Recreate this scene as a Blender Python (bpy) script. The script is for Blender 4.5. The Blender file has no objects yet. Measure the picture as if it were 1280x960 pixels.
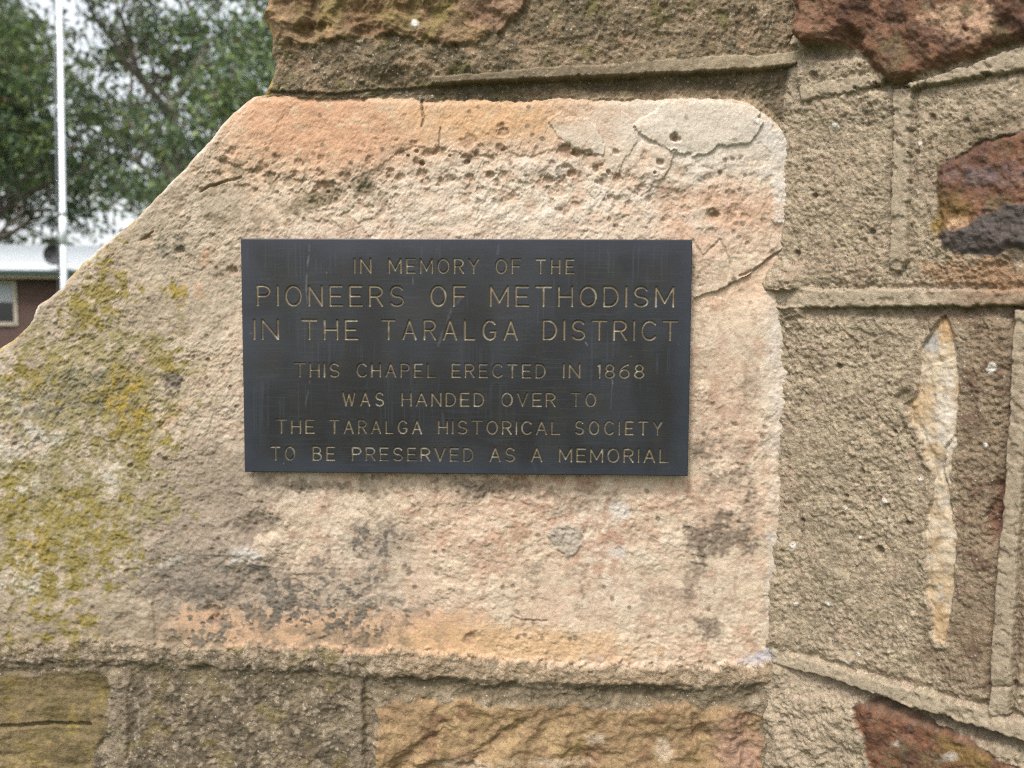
import bpy, math, random
import numpy as np
from mathutils import Vector, Matrix, Euler

# ------------------------------------------------------------------ camera, sky, sun, exposure
scene = bpy.context.scene
COL = scene.collection
R = math.radians
DIST, EYE = 0.80, 1.50
cam_data = bpy.data.cameras.new('camera')
cam = bpy.data.objects.new('camera', cam_data); COL.objects.link(cam)
cam.location = (0, -DIST, EYE)
cam.rotation_euler = (R(90 - 3.8), 0, R(1.4))
cam_data.sensor_width = 36.0
cam_data.lens = 36.0 * 1000 / 1280
cam_data.clip_start = 0.05
cam_data.clip_end = 3000
cam_data.dof.use_dof = True
cam_data.dof.focus_distance = 0.775
cam_data.dof.aperture_fstop = 6.0
scene.camera = cam

SUN_EL, SUN_AZ = R(58), R(205)      # azimuth measured clockwise from +Y (north)
world = bpy.data.worlds.new('World'); scene.world = world
world.use_nodes = True
wt = world.node_tree; wt.nodes.clear()
sky = wt.nodes.new('ShaderNodeTexSky'); sky.sky_type = 'NISHITA'; sky.sun_disc = False
sky.sun_elevation = SUN_EL; sky.sun_rotation = SUN_AZ
sky.air_density = 1.0; sky.dust_density = 4.0; sky.ozone_density = 1.0
hsv = wt.nodes.new('ShaderNodeHueSaturation'); hsv.inputs['Saturation'].default_value = 0.22
bg = wt.nodes.new('ShaderNodeBackground'); bg.inputs['Strength'].default_value = 0.15
wo = wt.nodes.new('ShaderNodeOutputWorld')
wt.links.new(sky.outputs[0], hsv.inputs['Color']); wt.links.new(hsv.outputs[0], bg.inputs['Color'])
wt.links.new(bg.outputs[0], wo.inputs['Surface'])

sun_data = bpy.data.lights.new('sun', 'SUN'); sun_data.energy = 1.5; sun_data.angle = R(11)
sun_data.color = (1.0, 0.975, 0.945)
sun = bpy.data.objects.new('sun', sun_data); COL.objects.link(sun)
sdir = Vector((math.sin(SUN_AZ) * math.cos(SUN_EL), math.cos(SUN_AZ) * math.cos(SUN_EL), math.sin(SUN_EL)))
sun.rotation_euler = sdir.to_track_quat('Z', 'Y').to_euler()
sun.location = (-3, -6, 10)

scene.view_settings.view_transform = 'Standard'
scene.view_settings.look = 'None'
scene.view_settings.gamma = 1.0
scene.view_settings.use_curve_mapping = False
scene.view_settings.exposure = 1.3
scene.render.engine = 'CYCLES'
scene.cycles.max_bounces = 6
scene.cycles.use_denoising = False
scene.cycles.pixel_filter_type = 'BLACKMAN_HARRIS'
scene.cycles.filter_width = 1.2

# ------------------------------------------------------------------ projection helpers
M3 = np.array(Euler(cam.rotation_euler).to_matrix())
RT, UP, FW = M3[:, 0], M3[:, 1], -M3[:, 2]
CAM = np.array([0, -DIST, EYE])
F = 1000.0
def ray(u, v):
    return FW + RT * ((u - 640) / F) + UP * ((480 - v) / F)
def hit(u, v, p0, n):
    d = ray(u, v); p0 = np.array(p0, float); n = np.array(n, float)
    return CAM + d * (np.dot(p0 - CAM, n) / np.dot(d, n))
def at(u, v, Y):
    return hit(u, v, (0, Y, 0), (0, 1, 0))
def project(P):
    d = P - CAM
    w = d @ FW
    return 640 + F * (d @ RT) / w, 480 - F * (d @ UP) / w

# ------------------------------------------------------------------ noise
_rs = np.random.RandomState(7)
PERM = _rs.permutation(4096).astype(np.int32)
PERM = np.concatenate([PERM, PERM])
ANG = _rs.rand(4096) * 2 * np.pi
GX, GY = np.cos(ANG).astype(np.float32), np.sin(ANG).astype(np.float32)
RND = _rs.rand(4096, 4)
def _h(i, j, seed):
    return PERM[(PERM[(i + seed * 131) & 4095] + j) & 4095]
def perlin(x, y, seed=0):
    i = np.floor(x).astype(np.int32); j = np.floor(y).astype(np.int32)
    fx = (x - i).astype(np.float32); fy = (y - j).astype(np.float32)
    ux = fx * fx * fx * (fx * (fx * 6 - 15) + 10); uy = fy * fy * fy * (fy * (fy * 6 - 15) + 10)
    def g(a, b):
        h = _h(i + a, j + b, seed)
        return GX[h] * (fx - a) + GY[h] * (fy - b)
    n0 = g(0, 0) * (1 - ux) + g(1, 0) * ux
    n1 = g(0, 1) * (1 - ux) + g(1, 1) * ux
    return (n0 * (1 - uy) + n1 * uy) * 1.5
def fbm_(x, y, octv, seed):
    s = 0; a = 1.0; t = 0
    for k in range(octv):
        s = s + a * perlin(x * 2 ** k + 17.3 * k, y * 2 ** k - 9.1 * k, seed + k * 7); t += a; a *= 0.55
    return s / t * 1.35
def worley_(x, y, seed):
    i = np.floor(x).astype(np.int64); j = np.floor(y).astype(np.int64)
    f1 = np.full(x.shape, 9.0); rid = np.zeros(x.shape)
    for a in (-1, 0, 1):
        for b in (-1, 0, 1):
            h = _h(i + a, j + b, seed)
            d = np.hypot(i + a + RND[h, 0] - x, j + b + RND[h, 1] - y)
            m = d < f1
            f1 = np.where(m, d, f1); rid = np.where(m, RND[h, 2], rid)
    return f1, rid
def sm(a, b, x):
    t = np.clip((x - a) / (b - a), 0, 1)
    return t * t * (3 - 2 * t)

KA = 0.56
def srgb(r, g, b, k=None):
    c = np.array([r, g, b], float) / 255
    c = np.where(c <= 0.04045, c / 12.92, ((c + 0.055) / 1.055) ** 2.4)
    if k is None:
        y = c @ np.array([.2126, .7152, .0722]); c = c * .90 + y * .10
        c = c * np.array([1.0, .985, 1.03])
    return c * (KA if k is None else k * .74)
def mix(C, col, m):
    m = np.clip(m, 0, 1)[..., None]
    return C * (1 - m) + col * m

class Field:
    """noise and drawn features over a grid of design coordinates (photograph pixels on the bare wall plane)"""
    def __init__(s, U, V, off=0):
        U = U.astype(np.float32); V = V.astype(np.float32)
        s.U, s.V, s.off = U, V, off
        s.wu = fbm_(U / 30, V / 30, 4, 901 + off); s.wv = fbm_(U / 30 + 50, V / 30, 4, 933 + off)
        s.fu = fbm_(U / 9, V / 9, 3, 911 + off)
    def fbm(s, sc, o=3, seed=1, sy=None):
        return fbm_(s.U / sc, s.V / (sy or sc), o, seed + s.off)
    def wor(s, sc, seed=1, sy=None):
        return worley_((s.U + 3 * s.wu) / sc, (s.V + 3 * s.wv) / (sy or sc), seed + s.off)
    def blob(s, cx, cy, rx, ry, ang=0, soft=0.3, nz=0.45):
        c, q = math.cos(R(ang)), math.sin(R(ang))
        ext = (1 + soft + 1.7 * nz) * max(rx, ry)
        out = np.zeros(s.U.shape, s.U.dtype)
        j = np.nonzero((s.V.max(1) > cy - ext) & (s.V.min(1) < cy + ext))[0]
        if len(j) == 0: return out
        sl = slice(j[0], j[-1] + 1)
        i = np.nonzero((s.U[sl].max(0) > cx - ext) & (s.U[sl].min(0) < cx + ext))[0]
        if len(i) == 0: return out
        sl = (sl, slice(i[0], i[-1] + 1))
        dx, dy = s.U[sl] - cx, s.V[sl] - cy
        d = np.hypot((dx * c + dy * q) / rx, (-dx * q + dy * c) / ry)
        d = d + nz * s.wu[sl] + 0.6 * nz * s.fu[sl]
        out[sl] = 1 - sm(1 - soft, 1 + soft, d)
        return out
    def sdf(s, pts, nz=2.0, fine=0.8):
        pts = np.array(pts, float)
        lo, hi = pts.min(0) - 40, pts.max(0) + 40
        X = s.U + nz * s.wu * 1.5 + fine * s.fu; Y = s.V + nz * s.wv * 1.5 - fine * s.fu
        m = (X > lo[0]) & (X < hi[0]) & (Y > lo[1]) & (Y < hi[1])
        x, y = X[m], Y[m]
        d = np.full(x.shape, 1e9); ins = np.zeros(x.shape, bool)
        n = len(pts)
        for k in range(n):
            a, b = pts[k], pts[(k + 1) % n]
            e = b - a; L = max(e @ e, 1e-9)
            t = np.clip(((x - a[0]) * e[0] + (y - a[1]) * e[1]) / L, 0, 1)
            d = np.minimum(d, np.hypot(x - a[0] - t * e[0], y - a[1] - t * e[1]))
            c = ((a[1] > y) != (b[1] > y))
            xi = (b[0] - a[0]) * (y - a[1]) / ((b[1] - a[1]) if b[1] != a[1] else 1e-9) + a[0]
            ins ^= c & (x < xi)
        out = np.full(X.shape, -40.0)
        out[m] = np.where(ins, d, -d)
        return out
    def line(s, pts, nz=2.0, fine=1.0):
        pts = np.array(pts, float)
        X = s.U + nz * s.wu + fine * s.fu; Y = s.V + nz * s.wv - fine * s.fu
        d = np.full(X.shape, 99.0)
        for a, b in zip(pts[:-1], pts[1:]):
            lo, hi = np.minimum(a, b) - 30, np.maximum(a, b) + 30
            m = (X > lo[0]) & (X < hi[0]) & (Y > lo[1]) & (Y < hi[1])
            x, y = X[m], Y[m]; e = b - a; L = max(e @ e, 1e-9)
            t = np.clip(((x - a[0]) * e[0] + (y - a[1]) * e[1]) / L, 0, 1)
            d[m] = np.minimum(d[m], np.hypot(x - a[0] - t * e[0], y - a[1] - t * e[1]))
        return d

# ------------------------------------------------------------------ mesh + object helpers
def link(name, me, mat=None, parent=None):
    o = bpy.data.objects.new(name, me); COL.objects.link(o)
    if mat is not None: me.materials.append(mat)
    if parent is not None: o.parent = parent
    return o
def tag(o, label=None, cat=None, group=None, kind=None):
    if label: o['label'] = label
    if cat: o['category'] = cat
    if group: o['group'] = group
    if kind: o['kind'] = kind
    return o
def empty(name, loc=(0, 0, 0), rz=0):
    o = bpy.data.objects.new(name, None); COL.objects.link(o)
    o.location = loc; o.rotation_euler = (0, 0, rz); o.empty_display_size = 0.1
    return o
def np_mesh(name, verts, quads, colors=None, smooth=True):
    me = bpy.data.meshes.new(name)
    verts = np.ascontiguousarray(verts, dtype=np.float32); quads = np.ascontiguousarray(quads, dtype=np.int32)
    k = quads.shape[1]
    me.vertices.add(len(verts)); me.vertices.foreach_set('co', verts.ravel())
    me.loops.add(quads.size); me.loops.foreach_set('vertex_index', quads.ravel())
    me.polygons.add(len(quads))
    me.polygons.foreach_set('loop_start', np.arange(0, quads.size, k, dtype=np.int32))
    me.update(calc_edges=True)
    if smooth: me.polygons.foreach_set('use_smooth', np.ones(len(quads), bool))
    if colors is not None:
        at_ = me.attributes.new('albedo', 'FLOAT_COLOR', 'POINT')
        c = np.ones((len(verts), 4), np.float32); c[:, :3] = colors
        at_.data.foreach_set('color', c.ravel())
    me.validate(); me.update()
    return me
def grid_quads(nr, nc):
    idx = np.arange(nr * nc).reshape(nr, nc)
    return np.stack([idx[:-1, :-1], idx[1:, :-1], idx[1:, 1:], idx[:-1, 1:]], -1)
def part_from_grid(name, P, C, quads, mask, mat, parent):
    q = quads[mask]
    if len(q) == 0: return None
    used, inv = np.unique(q.ravel(), return_inverse=True)
    me = np_mesh(name, P.reshape(-1, 3)[used], inv.reshape(-1, 4), C.reshape(-1, 3)[used])
    return link(name, me, mat, parent)

class MB:
    """collects boxes, tubes and prisms into one mesh"""
    def __init__(s): s.v = []; s.f = []
    def add(s, v, f):
        b = len(s.v); s.v += [tuple(p) for p in v]; s.f += [tuple(i + b for i in q) for q in f]
    def box(s, x0, x1, y0, y1, z0, z1):
        s.add([(x0, y0, z0), (x1, y0, z0), (x1, y1, z0), (x0, y1, z0), (x0, y0, z1), (x1, y0, z1), (x1, y1, z1), (x0, y1, z1)],
              [(3, 2, 1, 0), (4, 5, 6, 7), (0, 1, 5, 4), (1, 2, 6, 5), (2, 3, 7, 6), (3, 0, 4, 7)])
    def tube(s, pts, rad, n=10, cap=True):
        pts = [Vector(p) for p in pts]; rad = rad if isinstance(rad, (list, tuple)) else [rad] * len(pts)
        rings = []; prev = None
        for i, p in enumerate(pts):
            t = (pts[min(i + 1, len(pts) - 1)] - pts[max(i - 1, 0)]).normalized()
            a = prev - t * prev.dot(t) if prev is not None else (Vector((1, 0, 0)) if abs(t.x) < .9 else Vector((0, 1, 0)))
            a = (a - t * a.dot(t)).normalized(); prev = a; b = t.cross(a)
            rings.append([p + (a * math.cos(2 * math.pi * k / n) + b * math.sin(2 * math.pi * k / n)) * rad[i] for k in range(n)])
        v = [q for r in rings for q in r]; f = []
        for i in range(len(pts) - 1):
            for k in range(n):
                f.append((i * n + k, i * n + (k + 1) % n, (i + 1) * n + (k + 1) % n, (i + 1) * n + k))
        if cap: f += [tuple(range(n - 1, -1, -1)), tuple((len(pts) - 1) * n + k for k in range(n))]
        s.add(v, f)
    def build(s, name, mat, parent=None, smooth=False, bevel=0):
        me = bpy.data.meshes.new(name); me.from_pydata(s.v, [], s.f); me.update()
        if smooth: me.polygons.foreach_set('use_smooth', np.ones(len(me.polygons), bool))
        o = link(name, me, mat, parent)
        if bevel:
            m = o.modifiers.new('bevel', 'BEVEL'); m.width = bevel; m.segments = 2; m.limit_method = 'ANGLE'
        return o

# ------------------------------------------------------------------ materials
def new_mat(name):
    m = bpy.data.materials.new(name); m.use_nodes = True
    nt = m.node_tree; b = nt.nodes['Principled BSDF']
    return m, nt, b
def mineral(name, g1=900, g2=2300, bump=0.5, dist=0.0006, vary=0.16, rough=0.92, speck=0.0, speckscale=500):
    """albedo attribute times fine procedural grain, with a fine procedural bump"""
    m, nt, b = new_mat(name); N, L = nt.nodes, nt.links
    a = N.new('ShaderNodeAttribute'); a.attribute_name = 'albedo'
    tc = N.new('ShaderNodeTexCoord')
    n1 = N.new('ShaderNodeTexNoise'); n1.inputs['Scale'].default_value = g1; n1.inputs['Detail'].default_value = 3; n1.inputs['Roughness'].default_value = .65
    n2 = N.new('ShaderNodeTexNoise'); n2.inputs['Scale'].default_value = g2; n2.inputs['Detail'].default_value = 2
    n3 = N.new('ShaderNodeTexNoise'); n3.inputs['Scale'].default_value = g1 * .33; n3.inputs['Detail'].default_value = 4
    for n in (n1, n2, n3): L.new(tc.outputs['Object'], n.inputs['Vector'])
    ad = N.new('ShaderNodeMath'); ad.operation = 'ADD'; L.new(n1.outputs[0], ad.inputs[0]); L.new(n3.outputs[0], ad.inputs[1])
    mr = N.new('ShaderNodeMapRange'); mr.inputs['From Min'].default_value = .6; mr.inputs['From Max'].default_value = 1.4
    mr.inputs['To Min'].default_value = 1 - vary * 1.9; mr.inputs['To Max'].default_value = 1 + vary * 1.7
    L.new(ad.outputs[0], mr.inputs['Value'])
    vm = N.new('ShaderNodeVectorMath'); vm.operation = 'SCALE'
    L.new(a.outputs['Color'], vm.inputs[0]); L.new(mr.outputs[0], vm.inputs['Scale'])
    out = vm.outputs[0]
    if speck:
        vo = N.new('ShaderNodeTexVoronoi'); vo.inputs['Scale'].default_value = speckscale
        L.new(tc.outputs['Object'], vo.inputs['Vector'])
        sep = N.new('ShaderNodeSeparateColor'); L.new(vo.outputs['Color'], sep.inputs[0])
        c1 = N.new('ShaderNodeMath'); c1.operation = 'GREATER_THAN'; c1.inputs[1].default_value = 1 - speck; L.new(sep.outputs[0], c1.inputs[0])
        c2 = N.new('ShaderNodeMath'); c2.operation = 'LESS_THAN'; c2.inputs[1].default_value = .42; L.new(vo.outputs['Distance'], c2.inputs[0])
        c3 = N.new('ShaderNodeMath'); c3.operation = 'MULTIPLY'; L.new(c1.outputs[0], c3.inputs[0]); L.new(c2.outputs[0], c3.inputs[1])
        cm = N.new('ShaderNodeMix'); cm.data_type = 'RGBA'
        rp = N.new('ShaderNodeValToRGB'); rp.color_ramp.elements[0].color = (.06, .048, .036, 1); rp.color_ramp.elements[1].color = (.30, .27, .225, 1)
        L.new(sep.outputs[1], rp.inputs[0])
        L.new(c3.outputs[0], cm.inputs[0]); L.new(out, cm.inputs[6]); L.new(rp.outputs[0], cm.inputs[7]); out = cm.outputs[2]
    L.new(out, b.inputs['Base Color'])
    b.inputs['Roughness'].default_value = rough; b.inputs['Specular IOR Level'].default_value = 0.25
    s1 = N.new('ShaderNodeMath'); s1.operation = 'MULTIPLY_ADD'; L.new(n2.outputs[0], s1.inputs[0]); s1.inputs[1].default_value = .4; L.new(ad.outputs[0], s1.inputs[2])
    bp = N.new('ShaderNodeBump'); bp.inputs['Strength'].default_value = bump; bp.inputs['Distance'].default_value = dist
    L.new(s1.outputs[0], bp.inputs['Height']); L.new(bp.outputs[0], b.inputs['Normal'])
    return m
def plain(name, rgb, rough=.6, metal=0, spec=.5, noise=0.0, nscale=20):
    m, nt, b = new_mat(name)
    b.inputs['Base Color'].default_value = (*rgb, 1); b.inputs['Roughness'].default_value = rough
    b.inputs['Metallic'].default_value = metal; b.inputs['Specular IOR Level'].default_value = spec
    if noise:
        N, L = nt.nodes, nt.links
        tc = N.new('ShaderNodeTexCoord'); n = N.new('ShaderNodeTexNoise'); n.inputs['Scale'].default_value = nscale; n.inputs['Detail'].default_value = 4
        L.new(tc.outputs['Object'], n.inputs['Vector'])
        r = N.new('ShaderNodeValToRGB')
        r.color_ramp.elements[0].position = .3; r.color_ramp.elements[1].position = .7
        r.color_ramp.elements[0].color = (*[c * (1 - noise) for c in rgb], 1); r.color_ramp.elements[1].color = (*[min(1, c * (1 + noise)) for c in rgb], 1)
        L.new(n.outputs[0], r.inputs[0]); L.new(r.outputs[0], b.inputs['Base Color'])
    return m
m_block = mineral('sandstone_weathered', 800, 2000, .55, .0007, .13)
m_mortar = mineral('mortar_sandy', 640, 1700, .95, .0010, .24, speck=.06, speckscale=560)
m_rstone = mineral('rubble_stone', 560, 1600, .85, .0009, .24)
m_strip = mineral('pointing_mortar', 800, 2000, .8, .0007, .17, speck=.05, speckscale=600)
m_dark = mineral('mortar_lichened', 600, 1600, .95, .0011, .28, speck=.07, speckscale=480)

# ================================================================== BUTTRESS (left face, plane Y = 0)
corner = at(985, 200, 0)
XC = corner[0]
OUT = [(338, -400), (335, -130), (331, -60), (332, -20), (334, 5), (330, 20), (337, 38), (341, 55), (338, 68), (346, 80), (341, 95), (333, 112), (330, 117), (318, 122),
       (304, 133), (290, 146), (278, 159), (268, 174), (258, 184), (250, 192), (239, 205), (226, 219), (210, 234), (193, 253), (177, 269), (165, 281),
       (153, 290), (141, 299), (129, 309), (117, 320), (105, 331), (96, 341), (88, 349), (80, 359), (71, 367), (60, 376), (50, 384),
       (43, 397), (37, 408), (29, 417), (17, 427), (0, 438), (-40, 468), (-110, 520), (-180, 580), (-225, 640), (-240, 720), (-245, 900), (-250, 1400)]
op = np.array([at(u - (4 if v > 119 else 1), v - (2 if v > 119 else 0), 0) for u, v in OUT])
def xl_of(z):
    return np.interp(-z, -op[:, 2], op[:, 0])
def zrange(v0, v1, step):
    n = int(abs(v1 - v0) / step)
    return [at(640, v0 + (v1 - v0) * k / n, 0)[2] for k in range(n)]
zrows = np.array(zrange(-330, -40, 4) + zrange(-40, 990, 1.2) + zrange(990, 1300, 4))
NR, NC = len(zrows), 960
S = np.linspace(0, 1, NC)
XL = xl_of(zrows)
# smooth irregular wobble of the free edge (chipped arris)
XL = XL + 0.0022 * fbm_(zrows * 60, zrows * 0 + 3, 4, 77)
XR = XC + 0.022
X = XL[:, None] + (XR - XL)[:, None] * S[None, :]
Z = np.repeat(zrows[:, None], NC, 1)
P0 = np.stack([X, np.zeros_like(X), Z], -1)
U, V = project(P0)
uL, _ = project(np.stack([XL, XL * 0, zrows], -1))
fl = Field(U, V)
def curve(pts):
    a = np.array(pts, float); return np.interp(U, a[:, 0], a[:, 1])
vT = curve([(300, 121), (345, 119), (400, 125), (470, 121), (540, 126), (600, 124), (640, 127), (700, 122), (760, 126), (800, 124), (860, 122), (915, 124), (935, 127), (958, 142), (976, 158), (990, 185), (1010, 225)]) + 3 * fl.wv + 2 * fl.fu
vB = curve([(-300, 800), (0, 801), (60, 803), (130, 799), (190, 804), (240, 810), (300, 806), (350, 811), (400, 808), (445, 815), (500, 812), (560, 815), (620, 822), (700, 828), (800, 830), (900, 832), (960, 826), (1000, 822)]) + 7 * fl.wu + 6 * fl.wv + 3 * fl.fu
isblock = (V > vT) & (V < vB)

# ---- block relief (millimetres) and colour
h = 2.6 * fl.fbm(230, 3, 3) + 1.5 * fl.fbm(60, 3, 5) + 0.8 * fl.fbm(20, 3, 8)
rough_left = np.clip(1.0 - sm(180, 420, U + 80 * fl.fbm(120, 2, 44) - 0.25 * (V - 400)) * 0.55, 0, 1)
rgh = np.clip(sm(-.3, .35, fl.fbm(95, 3, 307)) * .75 + .6 * rough_left, 0, 1)      # worn smooth against rough
h += (0.15 + .65 * rgh) * fl.fbm(9, 3, 11) + (.14 + .26 * rgh) * fl.fbm(4.5, 2, 12) + .2 * fl.fbm(2.8, 1, 14)
# delaminating layers: crisp small ledges
tf = fl.fbm(58, 4, 301, 44) + .33 * fl.fbm(13, 3, 303); tq = tf * 2.6 + 10; tb_ = np.floor(tq); tz = sm(-.25, .2, fl.fbm(140, 2, 305) + .12)
h += 1.9 * ((tb_ - 10 + sm(0, .14, tq - tb_)) / 2.6) * tz
C = np.ones(U.shape + (3,)) * srgb(216, 194, 162)
big = fl.fbm(170, 3, 21); med = fl.fbm(55, 4, 22); sml = fl.fbm(16, 3, 23)
C = mix(C, srgb(222, 202, 172), sm(.05, .5, big + .5 * med))
C = mix(C, srgb(213, 184, 153), sm(.12, .4, -big * .6 + med) * .8)
C = mix(C, srgb(226, 208, 178), (tb_ % 2) * sm(0, .14, tq - tb_) * tz * .38)
C = mix(C, srgb(202, 168, 134), (tb_ % 3 == 0) * tz * .4)
C = mix(C, srgb(202, 162, 130), sm(.25, .5, fl.fbm(38, 4, 25)) * .6)
C = mix(C, srgb(182, 150, 120), sm(.22, .4, fl.fbm(13, 4, 27) + .25 * fl.fbm(80, 2, 28)) * .55)
# grey-beige weathering toward the free edge
wl = 1 - sm(230, 360, U + 70 * fl.fbm(100, 3, 31) + .12 * (V - 450))
wl = wl * sm(150, 230, V + .3 * (U - 300) + 30 * fl.wu)
C = mix(C, srgb(182, 165, 136), wl * .95)
C = mix(C, srgb(205, 187, 157), wl * sm(0.0, .45, fl.fbm(70, 4, 33)) * .85)
C = mix(C, srgb(160, 142, 116), wl * sm(.08, .5, fl.fbm(40, 4, 34)) * .7)
C = mix(C, srgb(200, 160, 122), wl * sm(.2, .5, fl.fbm(60, 4, 35)) * fl.blob(235, 420, 60, 120, 20) * .9)
# grey-brown lower centre-left
C = mix(C, srgb(163, 146, 124), fl.blob(245, 655, 95, 95, -20, .5) * .85)
C = mix(C, srgb(150, 134, 110), fl.blob(285, 590, 45, 60, 30, .5) * .5)
# peach skin along the top
peach = (1 - sm(165, 235, V + 25 * fl.wu - 18 * np.exp(-((U - 420) / 130) ** 2) + .08 * (U - 400))) * sm(270, 330, U + .3 * (V - 120)) * (1 - sm(640, 840, U + 30 * fl.wv))
C = mix(C, srgb(215, 176, 136), peach * .92)
C = mix(C, srgb(212, 162, 120), fl.blob(400, 160, 105, 42, 8, .6) * .85)
C = mix(C, srgb(222, 176, 122), fl.blob(600, 150, 90, 25, 0, .6) * .8)
C = mix(C, srgb(218, 190, 150), peach * sm(.1, .5, fl.fbm(24, 3, 41)) * .5)
# pale creamy zone above plaque and to its upper right
C = mix(C, srgb(220, 203, 176), fl.blob(640, 250, 170, 45, 0, .7) * .9)
C = mix(C, srgb(221, 208, 184), fl.blob(880, 172, 118, 52, 5, .6) * .9)
C = mix(C, srgb(216, 176, 140), fl.blob(900, 270, 70, 35, -10, .6) * .7)
# orange skin along the bottom
bot = sm(752, 775, V + 14 * fl.wu + 7 * fl.fu) * sm(170, 240, U) * (1 - sm(560, 640, U + 40 * fl.wv))
C = mix(C, srgb(216, 174, 132), bot * .95)
C = mix(C, srgb(220, 178, 124), fl.blob(640, 805, 140, 22, 2, .5) * .75)
# dark blackish-grey lichen crust near the bottom left and below
dk = sm(-.06, .14, .6 * fl.fbm(22, 4, 51) + .55 * fl.fbm(9, 3, 54) + .3 * fl.fbm(60, 2, 52))
dz = np.maximum.reduce([fl.blob(300, 740, 130, 45, 8, .5), fl.blob(420, 755, 85, 55, 0, .5), fl.blob(470, 680, 42, 28, 0, .5), fl.blob(250, 790, 60, 25, 0, .4)])
dkm = dk * dz
h -= 0.8 * bot * sm(.3, .7, dkm) - 0.4 * dkm * (1 - bot)
C = mix(C, srgb(128, 117, 101), np.maximum(dz * .5 * (1 - .8 * bot), dkm * .95))
C = mix(C, srgb(108, 101, 88), dkm * sm(-.1, .35, fl.fbm(8, 3, 53)) * .85)
grm = sm(770, 800, V + 16 * fl.wu) * (1 - sm(480, 620, U + 60 * fl.wv)) * sm(-.2, .3, fl.fbm(26, 4, 401))
C = mix(C, srgb(128, 114, 88), grm * .6); C = mix(C, srgb(150, 134, 106), fl.blob(40, 785, 190, 36, 3, .6, .7) * .55)
# warm reddish bruises under and right of the plaque
for (x, y, a, b, r, k) in [(690, 640, 60, 22, 10, .6), (760, 660, 40, 28, 0, .6), (610, 690, 40, 26, 0, .5), (860, 620, 32, 28, 0, .6), (700, 600, 70, 14, 0, .6),
                           (570, 640, 34, 20, 0, .35), (890, 520, 30, 60, 0, .3), (740, 700, 40, 25, 20, .5), (900, 260, 40, 18, 0, .4)]:
    C = mix(C, srgb(188, 144, 114), fl.blob(x, y, a, b, r, .6, .9) * k * sm(-.3, .25, fl.fbm(15, 3, 29)))
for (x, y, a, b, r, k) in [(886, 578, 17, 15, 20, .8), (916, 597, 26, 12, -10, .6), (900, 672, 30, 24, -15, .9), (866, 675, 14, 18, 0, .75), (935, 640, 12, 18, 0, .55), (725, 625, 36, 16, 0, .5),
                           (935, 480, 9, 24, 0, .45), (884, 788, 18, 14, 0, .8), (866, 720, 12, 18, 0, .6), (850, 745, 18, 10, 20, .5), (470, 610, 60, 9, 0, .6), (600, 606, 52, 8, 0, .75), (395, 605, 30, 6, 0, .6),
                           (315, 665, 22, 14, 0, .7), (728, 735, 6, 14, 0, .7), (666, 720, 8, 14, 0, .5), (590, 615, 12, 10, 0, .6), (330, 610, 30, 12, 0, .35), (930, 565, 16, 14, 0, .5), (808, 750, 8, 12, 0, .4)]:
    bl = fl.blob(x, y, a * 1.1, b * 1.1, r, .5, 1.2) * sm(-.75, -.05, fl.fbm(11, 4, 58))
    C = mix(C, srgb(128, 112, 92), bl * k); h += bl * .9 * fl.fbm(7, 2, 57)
# small dark stipple
w1, id1 = fl.wor(13, 61)
st = (id1 > .8) * (1 - sm(.16, .3, w1)) * sm(-.05, .25, fl.fbm(80, 3, 62))
C = mix(C, srgb(128, 110, 88), st * .75); h -= st * .8
# pale grey scab
scab = sm(-1, 3, fl.sdf([(690, 655), (705, 648), (722, 655), (728, 675), (722, 692), (708, 700), (696, 690), (686, 672)], 5, 3))
C = mix(C, srgb(186, 172, 150), scab * .9); h += scab * (1.8 + 1.2 * fl.fbm(8, 3, 63))
C = mix(C, srgb(206, 190, 160), fl.blob(800, 695, 18, 12, 0, .4) * .8)
wh = fl.blob(780, 640, 14, 10, 0, .5, .9) + fl.blob(305, 695, 24, 10, -15, .5, .9) + fl.blob(770, 690, 12, 8, 0, .5, .9)
C = mix(C, srgb(214, 204, 188), wh * .8)
h += 3.5 * fl.blob(310, 690, 26, 16, -15, .8, .5) - 4.0 * fl.blob(318, 660, 30, 13, 0, .7, .5)
hsm = 2.6 * fl.fbm(230, 3, 3) + 1.2 * fl.fbm(60, 3, 5) + .25 * fl.fbm(12, 3, 8) + .16 * fl.fbm(3, 1, 14)
skn = np.maximum.reduce([.5 * peach, .85 * bot * (1 - dkm), .85 * fl.blob(850, 160, 170, 46, 0, .4, .4), .5 * fl.blob(760, 745, 130, 50, 0, .6), .55 * fl.blob(935, 430, 50, 80, 0, .6)])
h = h * (1 - skn) + hsm * skn
# white skin flakes near the upper right (a 3 mm layer with broken lower edges)
def flake(pts, lift, col=None, k=1.0, nz=4, fine=2.6, fade=0):
    global h, C
    d = fl.sdf(pts, nz, fine); m = sm(-.8, .8, d)
    h = h + m * lift * (.75 + .25 * sm(0, 14, d))
    if col is not None: C = mix(C, col, m * k * (.45 + .55 * sm(-.25, .3, fl.fbm(28, 3, 221))) * (sm(0, 1, (V - pts_top(pts)) / fade) if fade else 1))
    return d
def pts_top(p): return min(q[1] for q in p)
flake([(684, 150), (700, 143), (735, 150), (752, 168), (757, 190), (740, 196), (722, 186), (705, 184), (694, 172)], 2.0, srgb(217, 204, 178), .7, fade=26)
flake([(640, 122), (760, 124), (792, 150), (794, 175), (780, 205), (770, 218), (752, 216), (742, 196), (700, 186), (660, 196), (640, 186), (600, 200), (560, 190), (520, 182), (490, 196), (470, 214), (430, 226), (380, 228), (330, 214), (290, 206),
       (265, 195), (320, 120)], 1.6)
flake([(790, 160), (830, 128), (900, 122), (940, 132), (952, 152), (946, 170), (932, 179), (910, 184), (893, 183), (884, 194), (868, 197), (846, 193), (834, 188)], 3.4, srgb(220, 208, 184), .55)
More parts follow.
